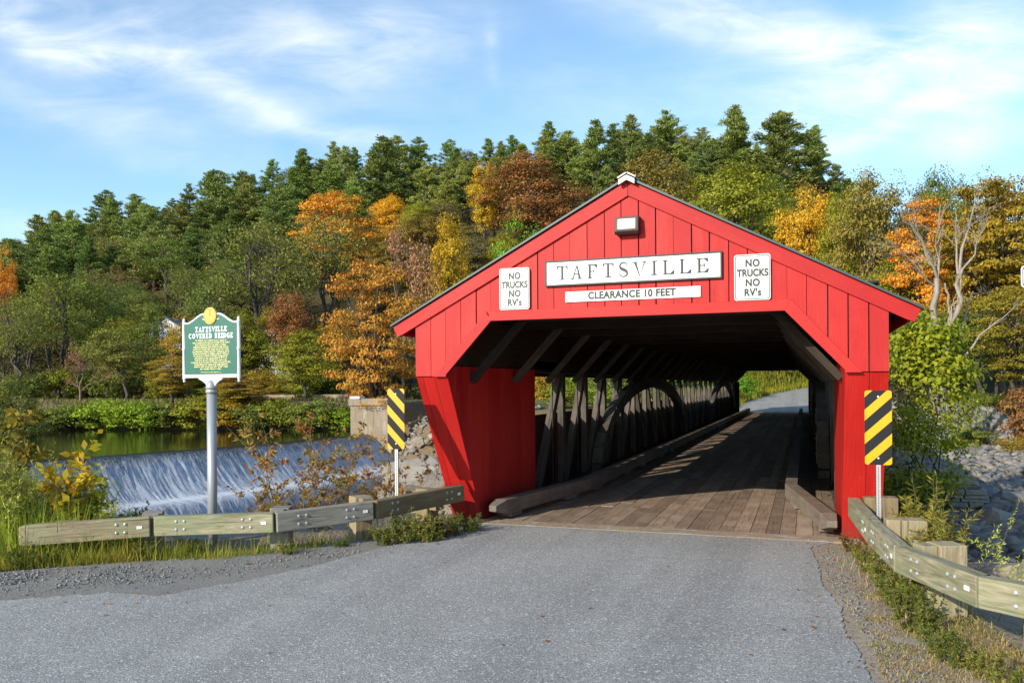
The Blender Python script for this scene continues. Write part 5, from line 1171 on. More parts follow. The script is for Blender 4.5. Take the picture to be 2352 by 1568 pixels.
# the trees one can pick out
key(860, 570, 78, 250, 'maple', 'orgreen', 'tall orange and yellow maple beside the left eave of the red bridge', 0)
key(775, 425, 150, 215, 'maple', 'orange', 'broad bright orange maple high on the hill left of the gable peak', 1)
key(745, 500, 128, 190, 'locust', 'olive', 'dark olive locust standing in front of the bright orange maple', 1)
key(600, 520, 118, 200, 'locust', 'olive', 'dark olive locust with bare forked stems above right of history marker', 0)
key(930, 535, 108, 150, 'twiggy', 'pink', 'thin pinkish autumn tree rising above the orange maple', 0)
key(1035, 490, 116, 110, 'round', 'yellow', 'narrow yellow tree left of the left roof slope', 2)
key(1200, 488, 100, 150, 'round', 'bright', 'fresh green tree touching the middle of the left roof slope', 0)
key(1225, 350, 165, 220, 'round', 'rust', 'large rust red rounded tree above the left roof slope', 1)
key(1115, 372, 170, 95, 'round', 'yellow', 'yellow tree left of the large rust red tree', 2)
key(1510, 347, 150, 210, 'round', 'gold', 'golden brown rounded tree right behind the gable peak', 3)
key(1690, 365, 135, 250, 'round', 'ygreen', 'wide yellow green tree above the right roof slope', 1)
key(1855, 415, 112, 140, 'round', 'yellow', 'yellow orange tree above the lower right roof slope', 0)
key(1800, 262, 200, 175, 'pine', 'pine2', 'tall ragged old pine at the right end of the ridge', 3)
key(1690, 245, 205, 115, 'pine', 'pine', 'highest pine on the ridge just left of ragged old pine', 1)
key(1535, 257, 205, 110, 'pine', 'pine', 'open topped pine on the ridge above the gable peak', 3)
key(1452, 268, 200, 105, 'pine', 'pine2', 'slim dark pine on the ridge left of the open topped pine', 0)
key(1372, 280, 195, 115, 'pine', 'pine', 'dense layered pine on the ridge left of the gable peak', 1)
key(1866, 300, 215, 85, 'pine', 'pine', 'blue green pine leaning out past the ridge end', 2)
key(492, 393, 195, 115, 'pine', 'pine2', 'tall broad pine breaking the skyline above the history marker', 1)
key(885, 318, 205, 150, 'pine', 'pine2', 'massive full pine on the skyline left of centre', 1)
key(797, 338, 215, 60, 'pine', 'pine', 'spiky spruce like pine left of the massive full pine', 2)
key(2005, 388, 92, 190, 'round', 'gold', 'dark golden brown tree with sky showing through right of the ridge', 1)
key(1930, 440, 100, 120, 'round', 'ygreen', 'olive green tree filling the notch at the ridge end', 2)
key(2075, 455, 98, 150, 'round', 'brown', 'low brown tree below the dark airy tree at right', 0)
key(2165, 378, 100, 130, 'round', 'green', 'dark green treetop behind the bare white tree', 1)
key(2300, 358, 72, 300, 'big', 'gorange', 'huge orange and green maple filling the right edge', 0)
key(2130, 440, 78, 200, 'big', 'orange', 'orange brown maple behind the pale bare tree', 1, var=0)
key(2060, 590, 82, 210, 'round', 'ygreen', 'yellow green tree beside the right roof corner', 3)
key(2330, 640, 58, 230, 'maple', 'gorange', 'low green and orange maple at the right edge over the rubble', 1)
key(2250, 690, 64, 210, 'round', 'green', 'dark green shaded tree behind the rubble bank', 0)
key(2120, 700, 70, 200, 'round', 'green', 'green tree behind the vine covered bush', 2)
key(2360, 880, 48, 150, 'shrub', 'rust', 'red leaved bush at the right edge above the rubble', 0, cat='bush')
key(2210, 960, 60, 130, 'shrub', 'dgreen', 'dark green bush at the far edge of the rubble bank', 1, cat='bush')
key(2290, 985, 55, 120, 'shrub', 'ygreen', 'low yellow green bush at the far right rubble edge', 0, cat='bush')
key(352, 700, 103, 95, 'round', 'green', 'green tree standing before the left half of the white clapboard house', 3)
key(612, 700, 106, 80, 'round', 'gorange', 'orange green tree before the white house right of the marker', 1)
key(655, 730, 105, 70, 'twiggy', 'brown', 'thin brown tree before the right end of the white house', 0)
key(432, 715, 100, 110, 'round', 'gorange', 'orange topped tree just left of the history marker panel', 0)
key(395, 810, 88, 140, 'maple', 'gorange', 'spreading yellow and orange tree left of the marker pole', 1)
key(560, 850, 86, 190, 'maple', 'gorange', 'low spreading yellow tree behind the marker pole', 0)
key(500, 880, 84, 150, 'maple', 'ygreen', 'dark yellow green tree by the pool below the marker', 1)
key(665, 665, 104, 120, 'round', 'rust', 'reddish brown tree right of the history marker panel', 2)
key(700, 760, 92, 170, 'round', 'ygreen', 'yellow green tree between the marker and orange maple', 3)
key(290, 740, 92, 160, 'round', 'olive', 'rounded olive tree by the far bank left of marker', 0)
key(185, 790, 96, 90, 'twiggy', 'pink', 'small bare pinkish tree on the far bank', 1)
key(125, 620, 104, 170, 'locust', 'dgreen', 'tall dark tree with long bare trunks at the left', 2)
key(40, 700, 98, 170, 'locust', 'olive', 'olive tree with leaning bare trunks at the left edge', 0)
key(10, 640, 110, 100, 'twiggy', 'rust', 'rusty thin tree at the left edge of the picture', 1)
key(8, 560, 135, 60, 'round', 'orange', 'orange tree cut by the left edge below the skyline', 0)
key(220, 640, 112, 160, 'round', 'green', 'dark green leafy tree up the slope left of the marker', 1)
key(345, 670, 122, 150, 'round', 'olive', 'olive tree above the white clapboard house', 2)
key(20, 860, 40, 190, 'round', 'dgreen', 'dark shaded tree overhanging the pool at the left edge', 2)
for a in [(1962, 402, 112, 150, 'round', 'ygreen', 'yellow green tree low in the notch right of the pine ridge', 1), (2048, 412, 109, 160, 'round', 'gold', 'golden brown tree behind the dark golden one at right', 0), (2125, 425, 108, 150, 'round', 'brown', 'brown tree behind the pale bare tree, left of the dark green top', 3), (2200, 405, 106, 140, 'round', 'dgreen', 'dark green tree right of the bare tree top', 2), (2262, 398, 98, 160, 'round', 'gorange', 'green orange tree left of the huge right edge maple', 0), (2345, 400, 92, 190, 'round', 'gold', 'golden tree behind the huge right edge maple', 1), (2180, 520, 88, 170, 'round', 'ygreen', 'yellow green tree lit between the forks of the bare tree', 2), (2080, 560, 90, 150, 'round', 'gorange', 'orange tinged tree left of the bare tree fork', 3), (2290, 560, 84, 190, 'round', 'green', 'green tree under the huge right edge maple', 1)]: key(*a)
for a in [(2240, 985, 50, 110, 'shrub', 'green', 'green bush on top of the rubble slope right of the vines', 0), (2345, 1000, 44, 110, 'shrub', 'gorange', 'orange tinged bush on the rubble slope at the right edge', 1), (2195, 1010, 46, 80, 'shrub', 'ygreen', 'small yellow green bush beside the vine covered bush', 1)]: key(*a, cat='bush')
# the rest of the wooded hill, row by row, colours changing with height and place
hr = np.random.RandomState(77); auto = []
for D in (106, 114, 123, 133, 144, 156, 168, 181, 194, 207, 219, 231):
    t_ = (D - 106) / 125; st = 6.9 + 1.6 * t_ if t_ < .8 else 5.0; xm = -60
    while xm < 2440:
        xp = xm + hr.randn() * 12; Dj = D + hr.uniform(-4, 4); xm += st / D * F * hr.uniform(.8, 1.25)
        if any(abs(xp - a) < c * .38 and abs(Dj - b) < 12 for a, b, c in placed): continue
        p = CAM + FW * Dj + RT * (xp - 1176) / F * Dj; z = Hz(p[0], p[1])
        if xp > 1960 and (D > 150 or D < 112): continue
        if abs(p[0] - float(road_x(p[1]))) < 7 and p[1] < 130: continue
        if D > 225 or t_ > .80: typ, col = ('pine', hr.choice(['pine', 'pine', 'pine2'])) if hr.rand() < .80 else ('round', hr.choice(['olive', 'green']))
        elif xp < 660:
            if t_ > .42: typ, col = ('pine', hr.choice(['pine', 'pine2', 'pine2'])) if hr.rand() < .8 else ('locust', 'olive')
            else: typ, col = [('locust', 'olive'), ('locust', 'dgreen'), ('round', 'olive'), ('round', 'green'), ('round', 'ygreen'), ('locust', 'olive'), ('twiggy', 'rust'), ('round', 'dgreen')][hr.randint(8)]
        elif xp < 1440:
            if t_ > .66: typ, col = ('pine', 'pine') if hr.rand() < .7 else ('round', 'gold')
            else: typ, col = [('round', 'gold'), ('round', 'yellow'), ('round', 'rust'), ('twiggy', 'pink'), ('round', 'brown'), ('round', 'gold'), ('round', 'ygreen'), ('twiggy', 'brown'), ('maple', 'gold')][hr.randint(9)]
        elif xp < 1960:
            if t_ > .7: typ, col = ('pine', 'pine2') if hr.rand() < .7 else ('round', 'ygreen')
            else: typ, col = [('round', 'ygreen'), ('round', 'olive'), ('round', 'gold'), ('round', 'green'), ('round', 'ygreen')][hr.randint(5)]
        else: typ, col = [('round', 'green'), ('round', 'ygreen'), ('round', 'gold')][hr.randint(3)]
        h = hr.uniform(11, 16) if typ == 'pine' else hr.uniform(8, 11.5) if typ in ('round', 'maple') else hr.uniform(9.5, 13) if typ == 'locust' else hr.uniform(7, 10)
        if t_ > .9: h = hr.uniform(6.5, 15.5) if typ == 'pine' else hr.uniform(7, 10.5)
        wd = {'pine': h * hr.uniform(.46, .80), 'locust': h * hr.uniform(.62, .8)}.get(typ, h * hr.uniform(.65, .9))
        xt, yt = to_px((p[0], p[1], z + h)); hw = wd / 2 / Dj * F
        roof = lambda q: (405 + (1443 - q) * .632) if q < 1443 else (405 + (q - 1443) * .445)
        hid = all(905 < q < 2112 and yt > roof(q) + 75 for q in (xp - hw, xp + hw)) and (p[0] > -8 or t_ > .12)
        if hid or yt > 1000 or xp + hw < -5 or xp - hw > 2357: continue
        auto.append((xp, t_, D, p[0], p[1], z, h, wd, typ, col, hr.randint(28)))
def band(t): return 'low on the hill' if t < .25 else 'midway uphill' if t < .62 else 'high uphill' if t < .88 else 'on the ridge'
def place_(x): return 'at far left' if x < 240 else 'left of history marker' if x < 420 else 'above history marker' if x < 640 else 'left of orange maple top' if x < 800 else 'above left roof end' if x < 1080 else 'above left roof slope' if x < 1440 else 'above right roof slope' if x < 1900 else 'right of the ridge'
gr_ = {}
for a in auto: gr_.setdefault((a[9] + '|' + a[8], band(a[1]), place_(a[0])), []).append(a)
for (ct, bd_, pl_), L in gr_.items():
    L.sort(); col, typ = ct.split('|'); wd_ = WORDS[col].replace(' tree', ' twiggy tree') if typ == 'twiggy' else WORDS[col].replace('tree', 'maple') if typ == 'maple' else WORDS[col]
    if typ == 'locust' and col != 'olive': wd_ = 'dark locust tree'
    if typ == 'round' and col == 'olive': wd_ = 'olive rounded tree'
    n = len(L)
    for i, (xp, t_, D, x, y, z, h, wd, typ_, col_, v) in enumerate(L):
        lab = f'{wd_} {bd_} {pl_}' if n == 1 else f'{nth(i, n)} of {num[min(n, 21)]} {wd_}s {bd_} {pl_}'
        unit = {'pine': .42, 'locust': .68, 'maple': .78, 'twiggy': .8, 'round': .72}[typ]
        plant(PRO[typ][v % len(PRO[typ])], x, y, h, wd / unit, col, KIND[typ], lab, group=f'{wd_}s {bd_} {pl_}', z=z, var=.28)
# understorey that closes the gaps on the slope
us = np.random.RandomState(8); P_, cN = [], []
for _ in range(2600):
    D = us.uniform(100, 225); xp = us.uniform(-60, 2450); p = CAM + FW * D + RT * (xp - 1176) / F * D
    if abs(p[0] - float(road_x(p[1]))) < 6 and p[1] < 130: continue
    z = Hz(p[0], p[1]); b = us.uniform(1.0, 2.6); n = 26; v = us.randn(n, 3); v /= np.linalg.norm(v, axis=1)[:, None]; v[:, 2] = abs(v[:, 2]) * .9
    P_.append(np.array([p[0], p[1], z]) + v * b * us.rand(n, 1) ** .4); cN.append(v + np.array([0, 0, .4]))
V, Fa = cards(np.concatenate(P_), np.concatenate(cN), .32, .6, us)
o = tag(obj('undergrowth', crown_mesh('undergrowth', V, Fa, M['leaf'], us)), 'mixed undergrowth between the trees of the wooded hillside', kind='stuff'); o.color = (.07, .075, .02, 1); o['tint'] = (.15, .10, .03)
# shrubs along the far waterline
SH = [(120, 945, 118, 'dgreen', 92), (175, 935, 120, 'green', 91), (235, 925, 110, 'lime', 90), (285, 928, 105, 'lime', 90), (335, 930, 105, 'lime', 90), (385, 932, 100, 'green', 90), (455, 918, 110, 'ygreen', 88), (520, 925, 110, 'gorange', 88), (585, 935, 110, 'dgreen', 88), (640, 925, 100, 'ygreen', 86), (690, 935, 100, 'green', 85), (745, 925, 110, 'green', 83), (780, 945, 80, 'lime', 80), (60, 950, 130, 'dgreen', 93)]
SH.sort()
shw = {'dgreen': 'dark green', 'green': 'mid green', 'lime': 'bright lime green', 'ygreen': 'yellow green', 'gorange': 'orange tinged'}
for i, (xp, yt, wpx, col, D) in enumerate(SH):
    same = [s for s in SH if s[3] == col]; j = same.index((xp, yt, wpx, col, D)); lab = f'{nth(j, len(same))} of {num[len(same)]} {shw[col]} bushes along the far edge of the pool'.replace('only of one', 'the').replace('bushes', 'bushes' if len(same) > 1 else 'bush')
    p = at_z(xp, 985, -2.0); Dd = (p - CAM) @ FW - .9
    tree_px(xp, yt - 12, Dd, wpx * 1.2, 'shrub', col, lab, i, cat='bush', group='bushes along the far edge of the pool', zmin=-2.15)
for i, (xp, D, wpx, yt) in enumerate([(60, 99, 110, 850), (140, 101, 90, 838), (255, 100, 110, 830), (315, 102, 100, 842), (370, 99, 80, 858), (470, 103, 110, 838), (610, 101, 110, 845), (690, 100, 100, 852), (745, 103, 110, 835), (205, 103, 80, 848)]):
    xs9 = sorted(a[0] for a in [(60,), (140,), (255,), (315,), (370,), (470,), (610,), (690,), (745,), (205,)]); j = xs9.index(xp)
    tree_px(xp, yt, D, wpx, 'shrub', ('olive', 'ygreen', 'green')[i % 3] if xp < 400 else ('gorange', 'ygreen', 'dgreen')[i % 3], f'{nth(j, 10)} of ten rounded bushes at the foot of the wood across the pool', i, cat='bush', group='bushes at the foot of the wood')
# shrubs beside the far road, and by the concrete wall
for i, (xp, yt, D, wpx, col, lab) in enumerate([(1712, 862, 84, 70, 'bright', 'green bush left of the far road seen through the portal'), (1765, 850, 104, 90, 'bright', 'leafy green bush above the far road bend'), (1330, 850, 72, 120, 'lime', 'lime green bush seen through the first truss window'), (1420, 850, 74, 110, 'green', 'green bush seen through the second truss window'), (1540, 850, 76, 130, 'bright', 'green bush seen through the middle truss windows'), (1640, 855, 78, 100, 'bright', 'green bush seen through the last truss windows'), (1250, 845, 70, 90, 'gorange', 'orange bush at the edge of the red inner panel'), (868, 912, 75, 90, 'orange', 'orange bush drooping over the concrete weir wall')]):
    tree_px(xp, yt, D, wpx, 'shrub', col, lab, i, cat='bush', zmin=(.1 if xp == 868 else -99))
for i, (xp, yt, D, wpx, col) in enumerate([(1290, 880, 60, 120, 'ygreen'), (1375, 885, 62, 110, 'lime'), (1470, 885, 64, 120, 'green'), (1580, 890, 68, 110, 'lime')]):
    tree_px(xp, yt, D, wpx, 'shrub', col, f'{nth(i, 4)} of four low bushes on the far bank behind the left truss', i, cat='bush', group='low bushes behind the left truss')
# pale bare tree at the right
def dead_tree(label, x, y, h, spec):
    t = thing('bare_tree', label, 'tree', (x, y, Hz(x, y) - .3)); rg = np.random.RandomState(5); mb = MB()
    def br_(p, e, r0, r1, l):
        pts = curved(p, e, rg, .035, 5); mb.tube(pts, list(np.linspace(r0, r1, 6)), 7 if l > 1 else 4, cap=False)
        if l:
            for k in range(6 if l > 1 else 5):
                f = .30 + .65 * rg.rand(); i = int(f * 5); d = np.array(e) - np.array(p); L = np.linalg.norm(d); nd_ = d / L + rg.randn(3) * .42 + np.array([0, 0, .15]); nd_ /= np.linalg.norm(nd_); q = np.array(pts[i]); br_(q, q + nd_ * L * rg.uniform(.28, .5), (r0 + (r1 - r0) * f) * .5, .012, l - 1)
    for p, e, r0, r1, l in spec: br_(np.array(p), np.array(e), r0, r1, l)
    mb.build('trunk', M['pale_bark'], t, smooth=True)
D = 46; bx = CAM + FW * D + RT * (2165 - 1176) / F * D; zb = Hz(bx[0], bx[1]) - .3
def rel(xp, yp, dd=0): q = at_d(xp, yp, D + dd); return (q[0] - bx[0], q[1] - bx[1], q[2] - zb)
dead_tree('pale bare dead tree with forked trunks right of the bridge roof', bx[0], bx[1], 10, [
    (rel(2158, 980), rel(2135, 800), .26, .22, 0), (rel(2135, 800), rel(2152, 640), .22, .17, 0), (rel(2152, 640), rel(2085, 500, -1), .085, .02, 2), (rel(2152, 640), rel(2160, 470, 1), .085, .02, 2), (rel(2152, 640), rel(2120, 560, 1), .055, .015, 2), (rel(2150, 660), rel(2030, 545, -1.5), .06, .015, 2),
    (rel(2160, 980), rel(2175, 790), .25, .21, 0), (rel(2175, 790), rel(2205, 620), .19, .13, 1), (rel(2205, 620), rel(2240, 430, 1), .10, .015, 2), (rel(2205, 640), rel(2270, 500, -1), .07, .015, 2), (rel(2200, 630), rel(2195, 480, 1), .07, .015, 2), (rel(2185, 730), rel(2170, 650), .09, .06, 0),
    (rel(2165, 830), rel(2235, 670, 1), .09, .04, 0), (rel(2170, 880), rel(2250, 770, -1), .10, .06, 0), (rel(2250, 770, -1), rel(2340, 690, -2), .06, .015, 1)])

# ---- near plants: real leaves on stems
def leafy(seed, h, stems, spread, nleaf, ll, lw, m='leaf_near', lean=0, zmin=.15, droop=.2, thick=.008, fork=3, clump=0.0, whorl=1):
    """upright stems with side twigs carrying narrow leaves; heights in metres"""
    rg = np.random.RandomState(seed); mb = MB(); P, Dv = [], []; nodes = []
    for s in range(stems):
        a = rg.rand() * 6.28; r_ = spread * rg.rand() ** .6; hh = h * rg.uniform(.6, 1.0); e = np.array([math.cos(a) * r_ + lean * hh, math.sin(a) * r_, hh]); b0 = np.array([math.cos(a) * r_ * .25, math.sin(a) * r_ * .25, -.1]); st = curved(b0, e, rg, .03, 6); mb.tube(st, list(np.linspace(thick, thick * .25, 7)), 5, cap=False)
        nodes += [(st[i], st[i + 1]) for i in range(6) if (st[i][2] > zmin * hh)]
        for k in range(fork):
            i = rg.randint(2, 6); d = rg.randn(3) * np.array([1, 1, .4]); d /= np.linalg.norm(d); q = st[i] + (d + np.array([0, 0, .5])) * h * rg.uniform(.10, .26); mb.tube([st[i], (st[i] + q) / 2, q], [thick * .45, thick * .3, thick * .15], 4, cap=False); nodes += [(st[i], q)] * 2
    for k in range(nleaf // whorl):
        p, q = nodes[rg.randint(len(nodes))]; f = rg.rand(); c = p + (q - p) * f; ax = (q - p) / (np.linalg.norm(q - p) + 1e-6); base = rg.randn(3)
        for j in range(whorl):
            d = rg.randn(3) * .5 + base * .7; d -= ax * (d @ ax) * .6; d = d / (np.linalg.norm(d) + 1e-6) + ax * .5 + np.array([0, 0, -droop]); P.append(c + rg.randn(3) * clump); Dv.append(d)
    V, Fa = cards_dir(np.array(P), np.array(Dv), ll, lw, rg); return crown_mesh('leaves', V, Fa, M[m], rg), mb.mesh('stem', M['stem'], True)
def near(proto, x, y, s, colour, name, label, cat='plant', group=None, z=None, wide=1.0):
    cm, tm = proto; t = thing(name, label, cat, (x, y, Hz(x, y) if z is None else z), group, crnd.random() * 6.28); t.scale = (s * wide, s * wide, s)
    c = obj('leaves', cm, t); c1, c2 = C[colour] if isinstance(colour, str) else colour; c.color = (*c1, 1); c['tint'] = c2; obj('stem', tm, t); return t
SUM = [leafy(71, 1.9, 10, 1.35, 2500, .080, .011, droop=.35, whorl=6, fork=7), leafy(72, 1.6, 9, 1.25, 2100, .080, .011, droop=.35, whorl=6, fork=7)]
WEED = [leafy(73, 1.3, 12, .35, 2200, .055, .0045, droop=-.2, fork=5, thick=.005), leafy(74, 1.1, 10, .40, 1900, .05, .0045, droop=-.2, fork=5, thick=.005)]
GOLD = [leafy(75, .95, 8, .22, 900, .07, .006, droop=0, fork=2, thick=.004), leafy(76, .85, 9, .25, 900, .07, .006, droop=0, fork=2, thick=.004)]
BIG = leafy(77, 1.6, 6, .35, 320, .15, .045, droop=.1, fork=3, thick=.008)
HERB = [leafy(78, .42, 14, .26, 1100, .034, .008, droop=0, fork=3, thick=.003), leafy(79, .34, 13, .28, 1000, .034, .008, droop=0, fork=3, thick=.003)]
SPRIG = leafy(80, 1.3, 2, .10, 420, .05, .0045, droop=-.3, fork=8, thick=.004, lean=.55)
rustleaf = ((.46, .17, .05), (.34, .33, .07)); sage = ((.46, .55, .08), (.66, .62, .11)); olivew = ((.17, .19, .04), (.30, .25, .05))
def gp(xp, D): p = CAM + FW * D + RT * (xp - 1176) / F * D; return p[0], p[1]
for xp, D, s, v, lab in ((700, 15.2, 1.20, 0, 'large reddish brown shrub behind the guardrail right of marker pole'), (800, 15.6, .95, 1, 'reddish brown shrub behind the guardrail left of striped marker'), (880, 16.0, .95, 0, 'olive brown shrub behind the striped marker post'), (650, 14.2, .70, 1, 'low rusty shrub behind the guardrail joint')):
    x, y = gp(xp, D); near(SUM[v], x, y, s * 1.15, rustleaf if v == 0 or xp < 700 else olivew if xp > 850 else rustleaf, 'shrub', lab, 'shrub')
W_ = [(10, 11.2, 1.25, 0), (70, 11.6, 1.1, 1), (115, 11.5, .95, 0), (150, 11.8, .9, 1), (215, 12.0, .95, 0), (255, 12.2, .72, 1), (45, 12.4, 1.25, 1), (-40, 11.2, 1.45, 0), (290, 12.6, .5, 0), (95, 12.6, 1.0, 0), (185, 12.6, .9, 1), (35, 11.7, 1.1, 0), (85, 11.9, 1.0, 1), (130, 12.2, 1.0, 0), (235, 11.6, .7, 0), (60, 13.0, 1.3, 0), (-5, 12.2, 1.35, 1)]
W_.sort()
for i, (xp, D, s, v) in enumerate(W_):
    x, y = gp(xp, D); near(WEED[v], x, y, s, sage if i % 3 else olivew, 'tall_weed', f'{nth(i, len(W_))} of {num[len(W_)]} tall feathery green weeds behind the left rail end', 'weed', 'tall weeds behind the left rail end')
x, y = gp(175, 11.6); near(BIG, x, y, .98, ((.60, .32, .02), (.34, .38, .03)), 'sapling', 'sapling with big yellow and orange leaves among the left weeds', 'sapling')
x, y = gp(205, 11.9); near(BIG, x, y, .72, ((.26, .34, .03), (.42, .40, .03)), 'sapling', 'lower yellow green sapling beside the orange leaved one', 'sapling')
x, y = gp(5, 12.2); near(leafy(81, 2.3, 5, .5, 700, .13, .032, droop=.3, fork=5, thick=.012), x, y, 1.0, ((.34, .20, .02), (.15, .17, .02)), 'tall_bush', 'tall bush with orange tinted drooping leaves at the left edge', 'bush', wide=1.1)
x, y = gp(285, 12.0); near(HERB[0], x, y, 1.7, 'green', 'leafy_bush', 'dark green leafy bush at the right end of the left weeds', 'bush')
for i, (xp, D, s, v, lab) in enumerate([(2130, 9.8, 1.35, 0, 'yellow green goldenrod clump right of the striped marker post'), (2160, 9.2, 1.2, 1, 'yellow goldenrod clump leaning right beyond the rail posts'), (2110, 10.4, 1.2, 1, 'goldenrod clump nearest the red wing'), (2180, 10.2, 1.0, 0, 'small goldenrod clump before the stone wall')]):
    x, y = gp(xp, D); near(GOLD[v], x, y, s, ((.24, .24, .03), (.30, .22, .04)), 'goldenrod', lab, 'plant', 'goldenrod beyond the right rail')
for i, (xp, D, s, lab) in enumerate([(2200, 8.8, .9, 'pale arching sprig over the boulders beyond the rail'), (2330, 7.6, .75, 'pale feathery weed at the right edge beyond the rail'), (2285, 8.2, .65, 'short feathery weed before the flat tan rock')]):
    x, y = gp(xp, D); t = near(SPRIG, x, y, s, sage, 'feathery_weed', lab, 'weed'); t.rotation_euler = (0, 0, .35 + .2 * i)
# vine covered bush right of the bridge: leaf cards over a hanging mass
def vine_bush(label, x, y, z0, h, rad, n, size, colour):
    rg = np.random.RandomState(91); P, N = [], []
    for k in range(80):
        a = rg.rand() * 6.28; zz = rg.rand(); r_ = rad * (.45 + .55 * math.sin(math.pi * min(1, zz * .9 + .18))) * rg.rand() ** .4; c = np.array([math.cos(a) * r_, math.sin(a) * r_, zz * h]); m_ = int(n / 80 * rg.uniform(.5, 1.5)); v = rg.randn(m_, 3) * np.array([.17, .17, .13]); v[:, 2] -= abs(rg.randn(m_)) * .08; P.append(c + v * rad / .85); o_ = np.array([c[0], c[1], 0]) / rad; N.append(v * 1.5 + o_ * .8 + np.array([0, 0, .35]))
    P, N = np.concatenate(P), np.concatenate(N); big_ = np.where(P[:, 2] > h * .68, 1.45, 1.0) * size; V, Fa = cards(P, N, big_, .72, rg, .35)
    t = thing('vine_bush', label, 'bush', (x, y, z0)); c = obj('leaves', crown_mesh('leaves', V, Fa, M['leaf_near'], rg), t); c.color = (*C[colour][0], 1); c['tint'] = C[colour][1]
    mb = MB()
    for k in range(7): a = rg.rand() * 6.28; mb.tube(curved((rg.randn() * .1, rg.randn() * .1, -.4), (math.cos(a) * rad * .6, math.sin(a) * rad * .6, h * rg.uniform(.6, .95)), rg, .05, 5), [.035, .03, .025, .02, .012, .005], 5, cap=False)
    mb.build('stem', M['bark'], t)
p = CAM + FW * 24 + RT * (2132 - 1176) / F * 24
vine_bush('tall bush draped in yellow green vine leaves against the right bridge wall', p[0], p[1], -1.5, 5.5, 1.3, 12000, .050, 'vine')
p = CAM + FW * 15.5 + RT * (2072 - 1176) / F * 15.5
near(SUM[1], p[0], p[1], 1.15, ((.035, .075, .015), (.06, .09, .02)), 'dark_shrub', 'dark green shrub at the foot of the right bridge wing', 'shrub', z=-1.0)
# herbs along both rails and at the wing feet
HB = [(2070, 8.4, 1.3, 'green'), (2105, 7.6, 1.35, 'green'), (2050, 9.0, 1.2, olivew), (2020, 9.4, .9, olivew), (2160, 7.0, .9, 'green'), (2185, 6.7, .8, 'green'), (2265, 6.4, .8, olivew), (2345, 5.9, .9, 'green'), (1955, 11.2, .8, ((.25, .06, .02), (.10, .12, .02))), (1975, 10.6, .9, olivew), (2000, 10.0, .9, 'green'), (2225, 6.6, .7, olivew)]
HB.sort(key=lambda a: a[0])
for i, (xp, D, s, col) in enumerate(HB):
    x, y = gp(xp, D); near(HERB[i % 2], x, y, s, col, 'roadside_weed', f'{nth(i, len(HB))} of twelve leafy weeds growing under the right guardrail', 'weed', 'leafy weeds under the right guardrail', z=-.06)
HB = [(905, 12.0, 1.2, olivew), (935, 12.2, 1.3, 'green'), (965, 12.2, 1.2, olivew), (1000, 12.4, 1.2, ((.12, .05, .02), (.08, .10, .02))), (1030, 12.6, 1.1, 'green'), (1065, 12.9, 1.2, 'green'), (880, 11.9, 1.0, 'green'), (1085, 13.0, .8, olivew), (985, 12.2, 1.4, olivew), (780, 11.8, .6, 'green'), (660, 11.3, .7, olivew), (440, 11.5, .8, 'green'), (330, 11.2, .9, olivew), (110, 10.7, .9, 'green'), (50, 10.5, 1.0, 'green')]
HB.sort(key=lambda a: a[0])
for i, (xp, D, s, col) in enumerate(HB):
    x, y = gp(xp, D); near(HERB[i % 2], x, y, s, col, 'roadside_weed', f'{nth(i, len(HB))} of fifteen leafy weeds growing under the left guardrail', 'weed', 'leafy weeds under the left guardrail', z=-.08)
# grass
def grass(name, label, pts, hs, c1, c2, seed, wd=.006, lean=.55):
    rg = np.random.RandomState(seed); n = len(pts); P = np.array(pts); h = np.array(hs)[:, None]; a = rg.rand(n) * 6.28; d = np.stack([np.cos(a), np.sin(a), np.zeros(n)], 1); ln = rg.rand(n, 1) * lean; b = np.stack([-np.sin(a), np.cos(a), np.zeros(n)], 1) * wd
    m_ = P + np.array([0, 0, 1]) * h * .55 + d * h * ln * .35; e = P + np.array([0, 0, 1]) * h * (1 - ln * .3) + d * h * ln
    V = np.stack([P - b, P + b, m_ + b * .8, m_ - b * .8, e], 1).reshape(-1, 3); i = np.arange(n)[:, None] * 5
    Fa = np.concatenate([i + np.array([[0, 1, 2, 3]]), i + np.array([[3, 2, 4, 4]])]); V = np.concatenate([V]); 
    quad = i + np.array([[0, 1, 2, 3]]); V2 = np.concatenate([V, (e + b * .15)]); tip = np.concatenate([i + 3, i + 2, 5 * n + np.arange(n)[:, None], i + 4], 1)
    r_ = rg.rand(n); o = tag(obj(name, np_mesh(name, V2, np.concatenate([quad, tip]), M['blade'], np.concatenate([r_, r_]))), label, kind='stuff'); o.color = (*c1, 1); o['tint'] = c2
gr = np.random.RandomState(61)
LN = [(-11, -5.2), (-9, -4.6), (-7.3, -4.0), (-6.2, -3.1), (-5.1, -2.55), (-4.3, -1.6), (-3.9, -.9), (-3.4, .5), (-3.15, 1.2)]
pts, hs = [], []
for _ in range(17000):
    x = gr.uniform(-10.5, -3.2); y = np.interp(x, [a for a, b in LN], [b for a, b in LN]) + gr.gamma(1.5, .26) - .22
    if vn(np.array([x * 1.7]), np.array([y * 1.7]))[0] < -.22 and gr.rand() < .8: continue
    pts.append((x, y, Hz(x, y))); k = 1.0 if x < -5.6 else .62; hs.append(k * gr.uniform(.08, .36) * (1.9 if gr.rand() < .10 else .9))
lf = np.random.RandomState(17); LP = []
for _ in range(170):
    y = lf.uniform(-6, .9); side = lf.rand(); x = 2.5 + .1 * -y + lf.randn() * .35 if side < .5 else (-3.2 + y * .25 + lf.randn() * .5 if side < .85 else lf.uniform(-3, 2.4)); LP.append((x, y, .006))
V, Fa = cards(np.array(LP), np.tile(np.array([0., 0, 1]), (len(LP), 1)), .022, .6, lf, .25); V[:, 2] = np.maximum(V[:, 2], .003)
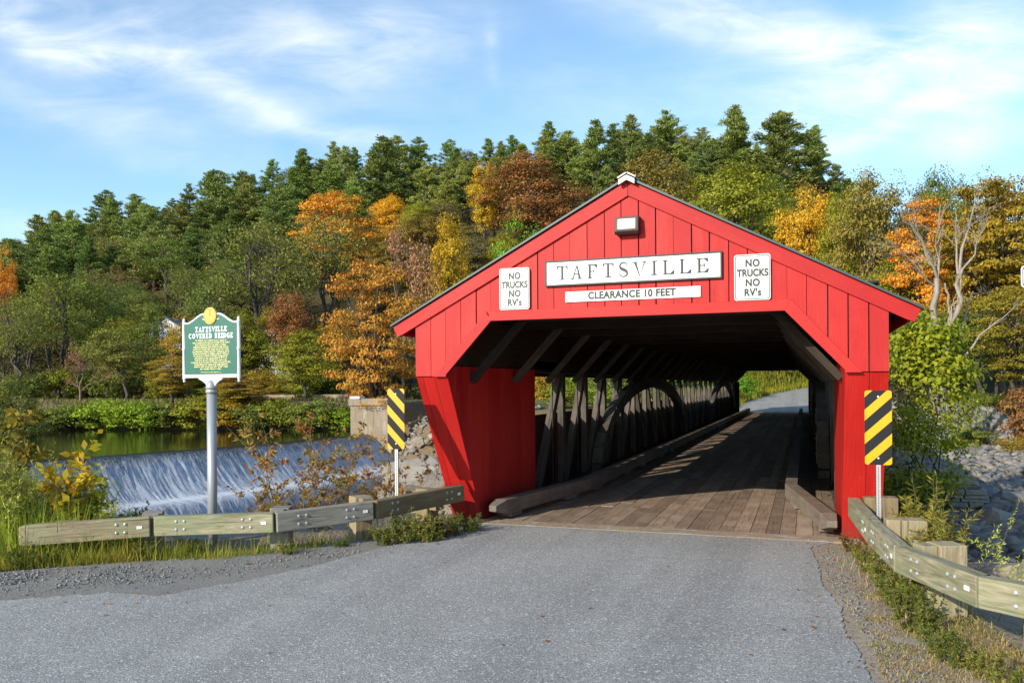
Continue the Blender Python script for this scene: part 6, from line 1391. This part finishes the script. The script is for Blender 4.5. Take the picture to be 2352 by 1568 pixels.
o = tag(obj('fallen_leaves', crown_mesh('fallen_leaves', V, Fa, M['leaf_near'], lf)), 'scattered fallen autumn leaves lying on the asphalt edges', kind='stuff'); o.color = (.42, .17, .04, 1); o['tint'] = (.28, .10, .04)
grass('grass', 'yellow green roadside grass under the left guardrail', pts, hs, (.22, .29, .035), (.44, .34, .06), 1, .0045, .8)
pts, hs = [], []
for _ in range(8500):
    D = gr.uniform(9.7, 13); xp = gr.uniform(-80, 330) * (1 if gr.rand() < .8 else .5); x, y = gp(xp, D); dd = sdist(np.array([x]), np.array([y]), NEAR)[0]
    if y < np.interp(x, [a for a, b in LN], [b for a, b in LN]) + .3: continue
    pts.append((x, y, Hz(x, y))); hs.append(gr.uniform(.35, 1.0) * (1.0 if xp < 200 else .6))
grass('grass', 'tall bright green grass behind the left end of the guardrail', pts, hs, (.26, .36, .04), (.42, .42, .06), 5, .006, .7)
pts, hs = [], []
for _ in range(5200):
    y = gr.uniform(-8, 1.0); x = np.interp(-y, [-1, 1, 2.6, 4, 6, 9], [3.15, 3.2, 3.35, 3.85, 4.7, 6]) + gr.randn() * .20 + .05
    pts.append((x, y, -.05)); hs.append(gr.uniform(.04, .17))
for _ in range(16000):
    y = gr.uniform(-7.5, -1.8); x = np.interp(-y, [2, 5, 8], [2.75, 2.95, 3.5]) + gr.rand() * 1.2; 
    if vn(np.array([x * 3.3]), np.array([y * 3.3]))[0] < -.02 - .2 * (y < -3.4): continue
    pts.append((x, y, -.016)); hs.append(gr.uniform(.012, .045))
grass('grass', 'dry and green grass beside the right guardrail', pts, hs, (.27, .25, .05), (.58, .36, .16), 2, .0035, 1.3)
pts, hs = [], []
for _ in range(16000):
    y = gr.uniform(60, 118); x = float(road_x(y)) - 2.9 - gr.gamma(1.6, 2.6)
    pts.append((x, y, Hz(x, y))); hs.append(gr.uniform(.3, .9))
grass('grass', 'sunlit grass bank beside the far road', pts, hs, (.15, .22, .02), (.40, .30, .03), 3, .04)
pts, hs = [], []
for _ in range(14000):
    D = gr.uniform(88, 112); xp = gr.uniform(-40, 900); p = CAM + FW * D + RT * (xp - 1176) / F * D; pts.append((p[0], p[1], Hz(p[0], p[1]))); hs.append(gr.uniform(.2, .6))
grass('grass', 'dry meadow grass on the far river bank', pts, hs, (.20, .19, .07), (.26, .22, .10), 4, .045)
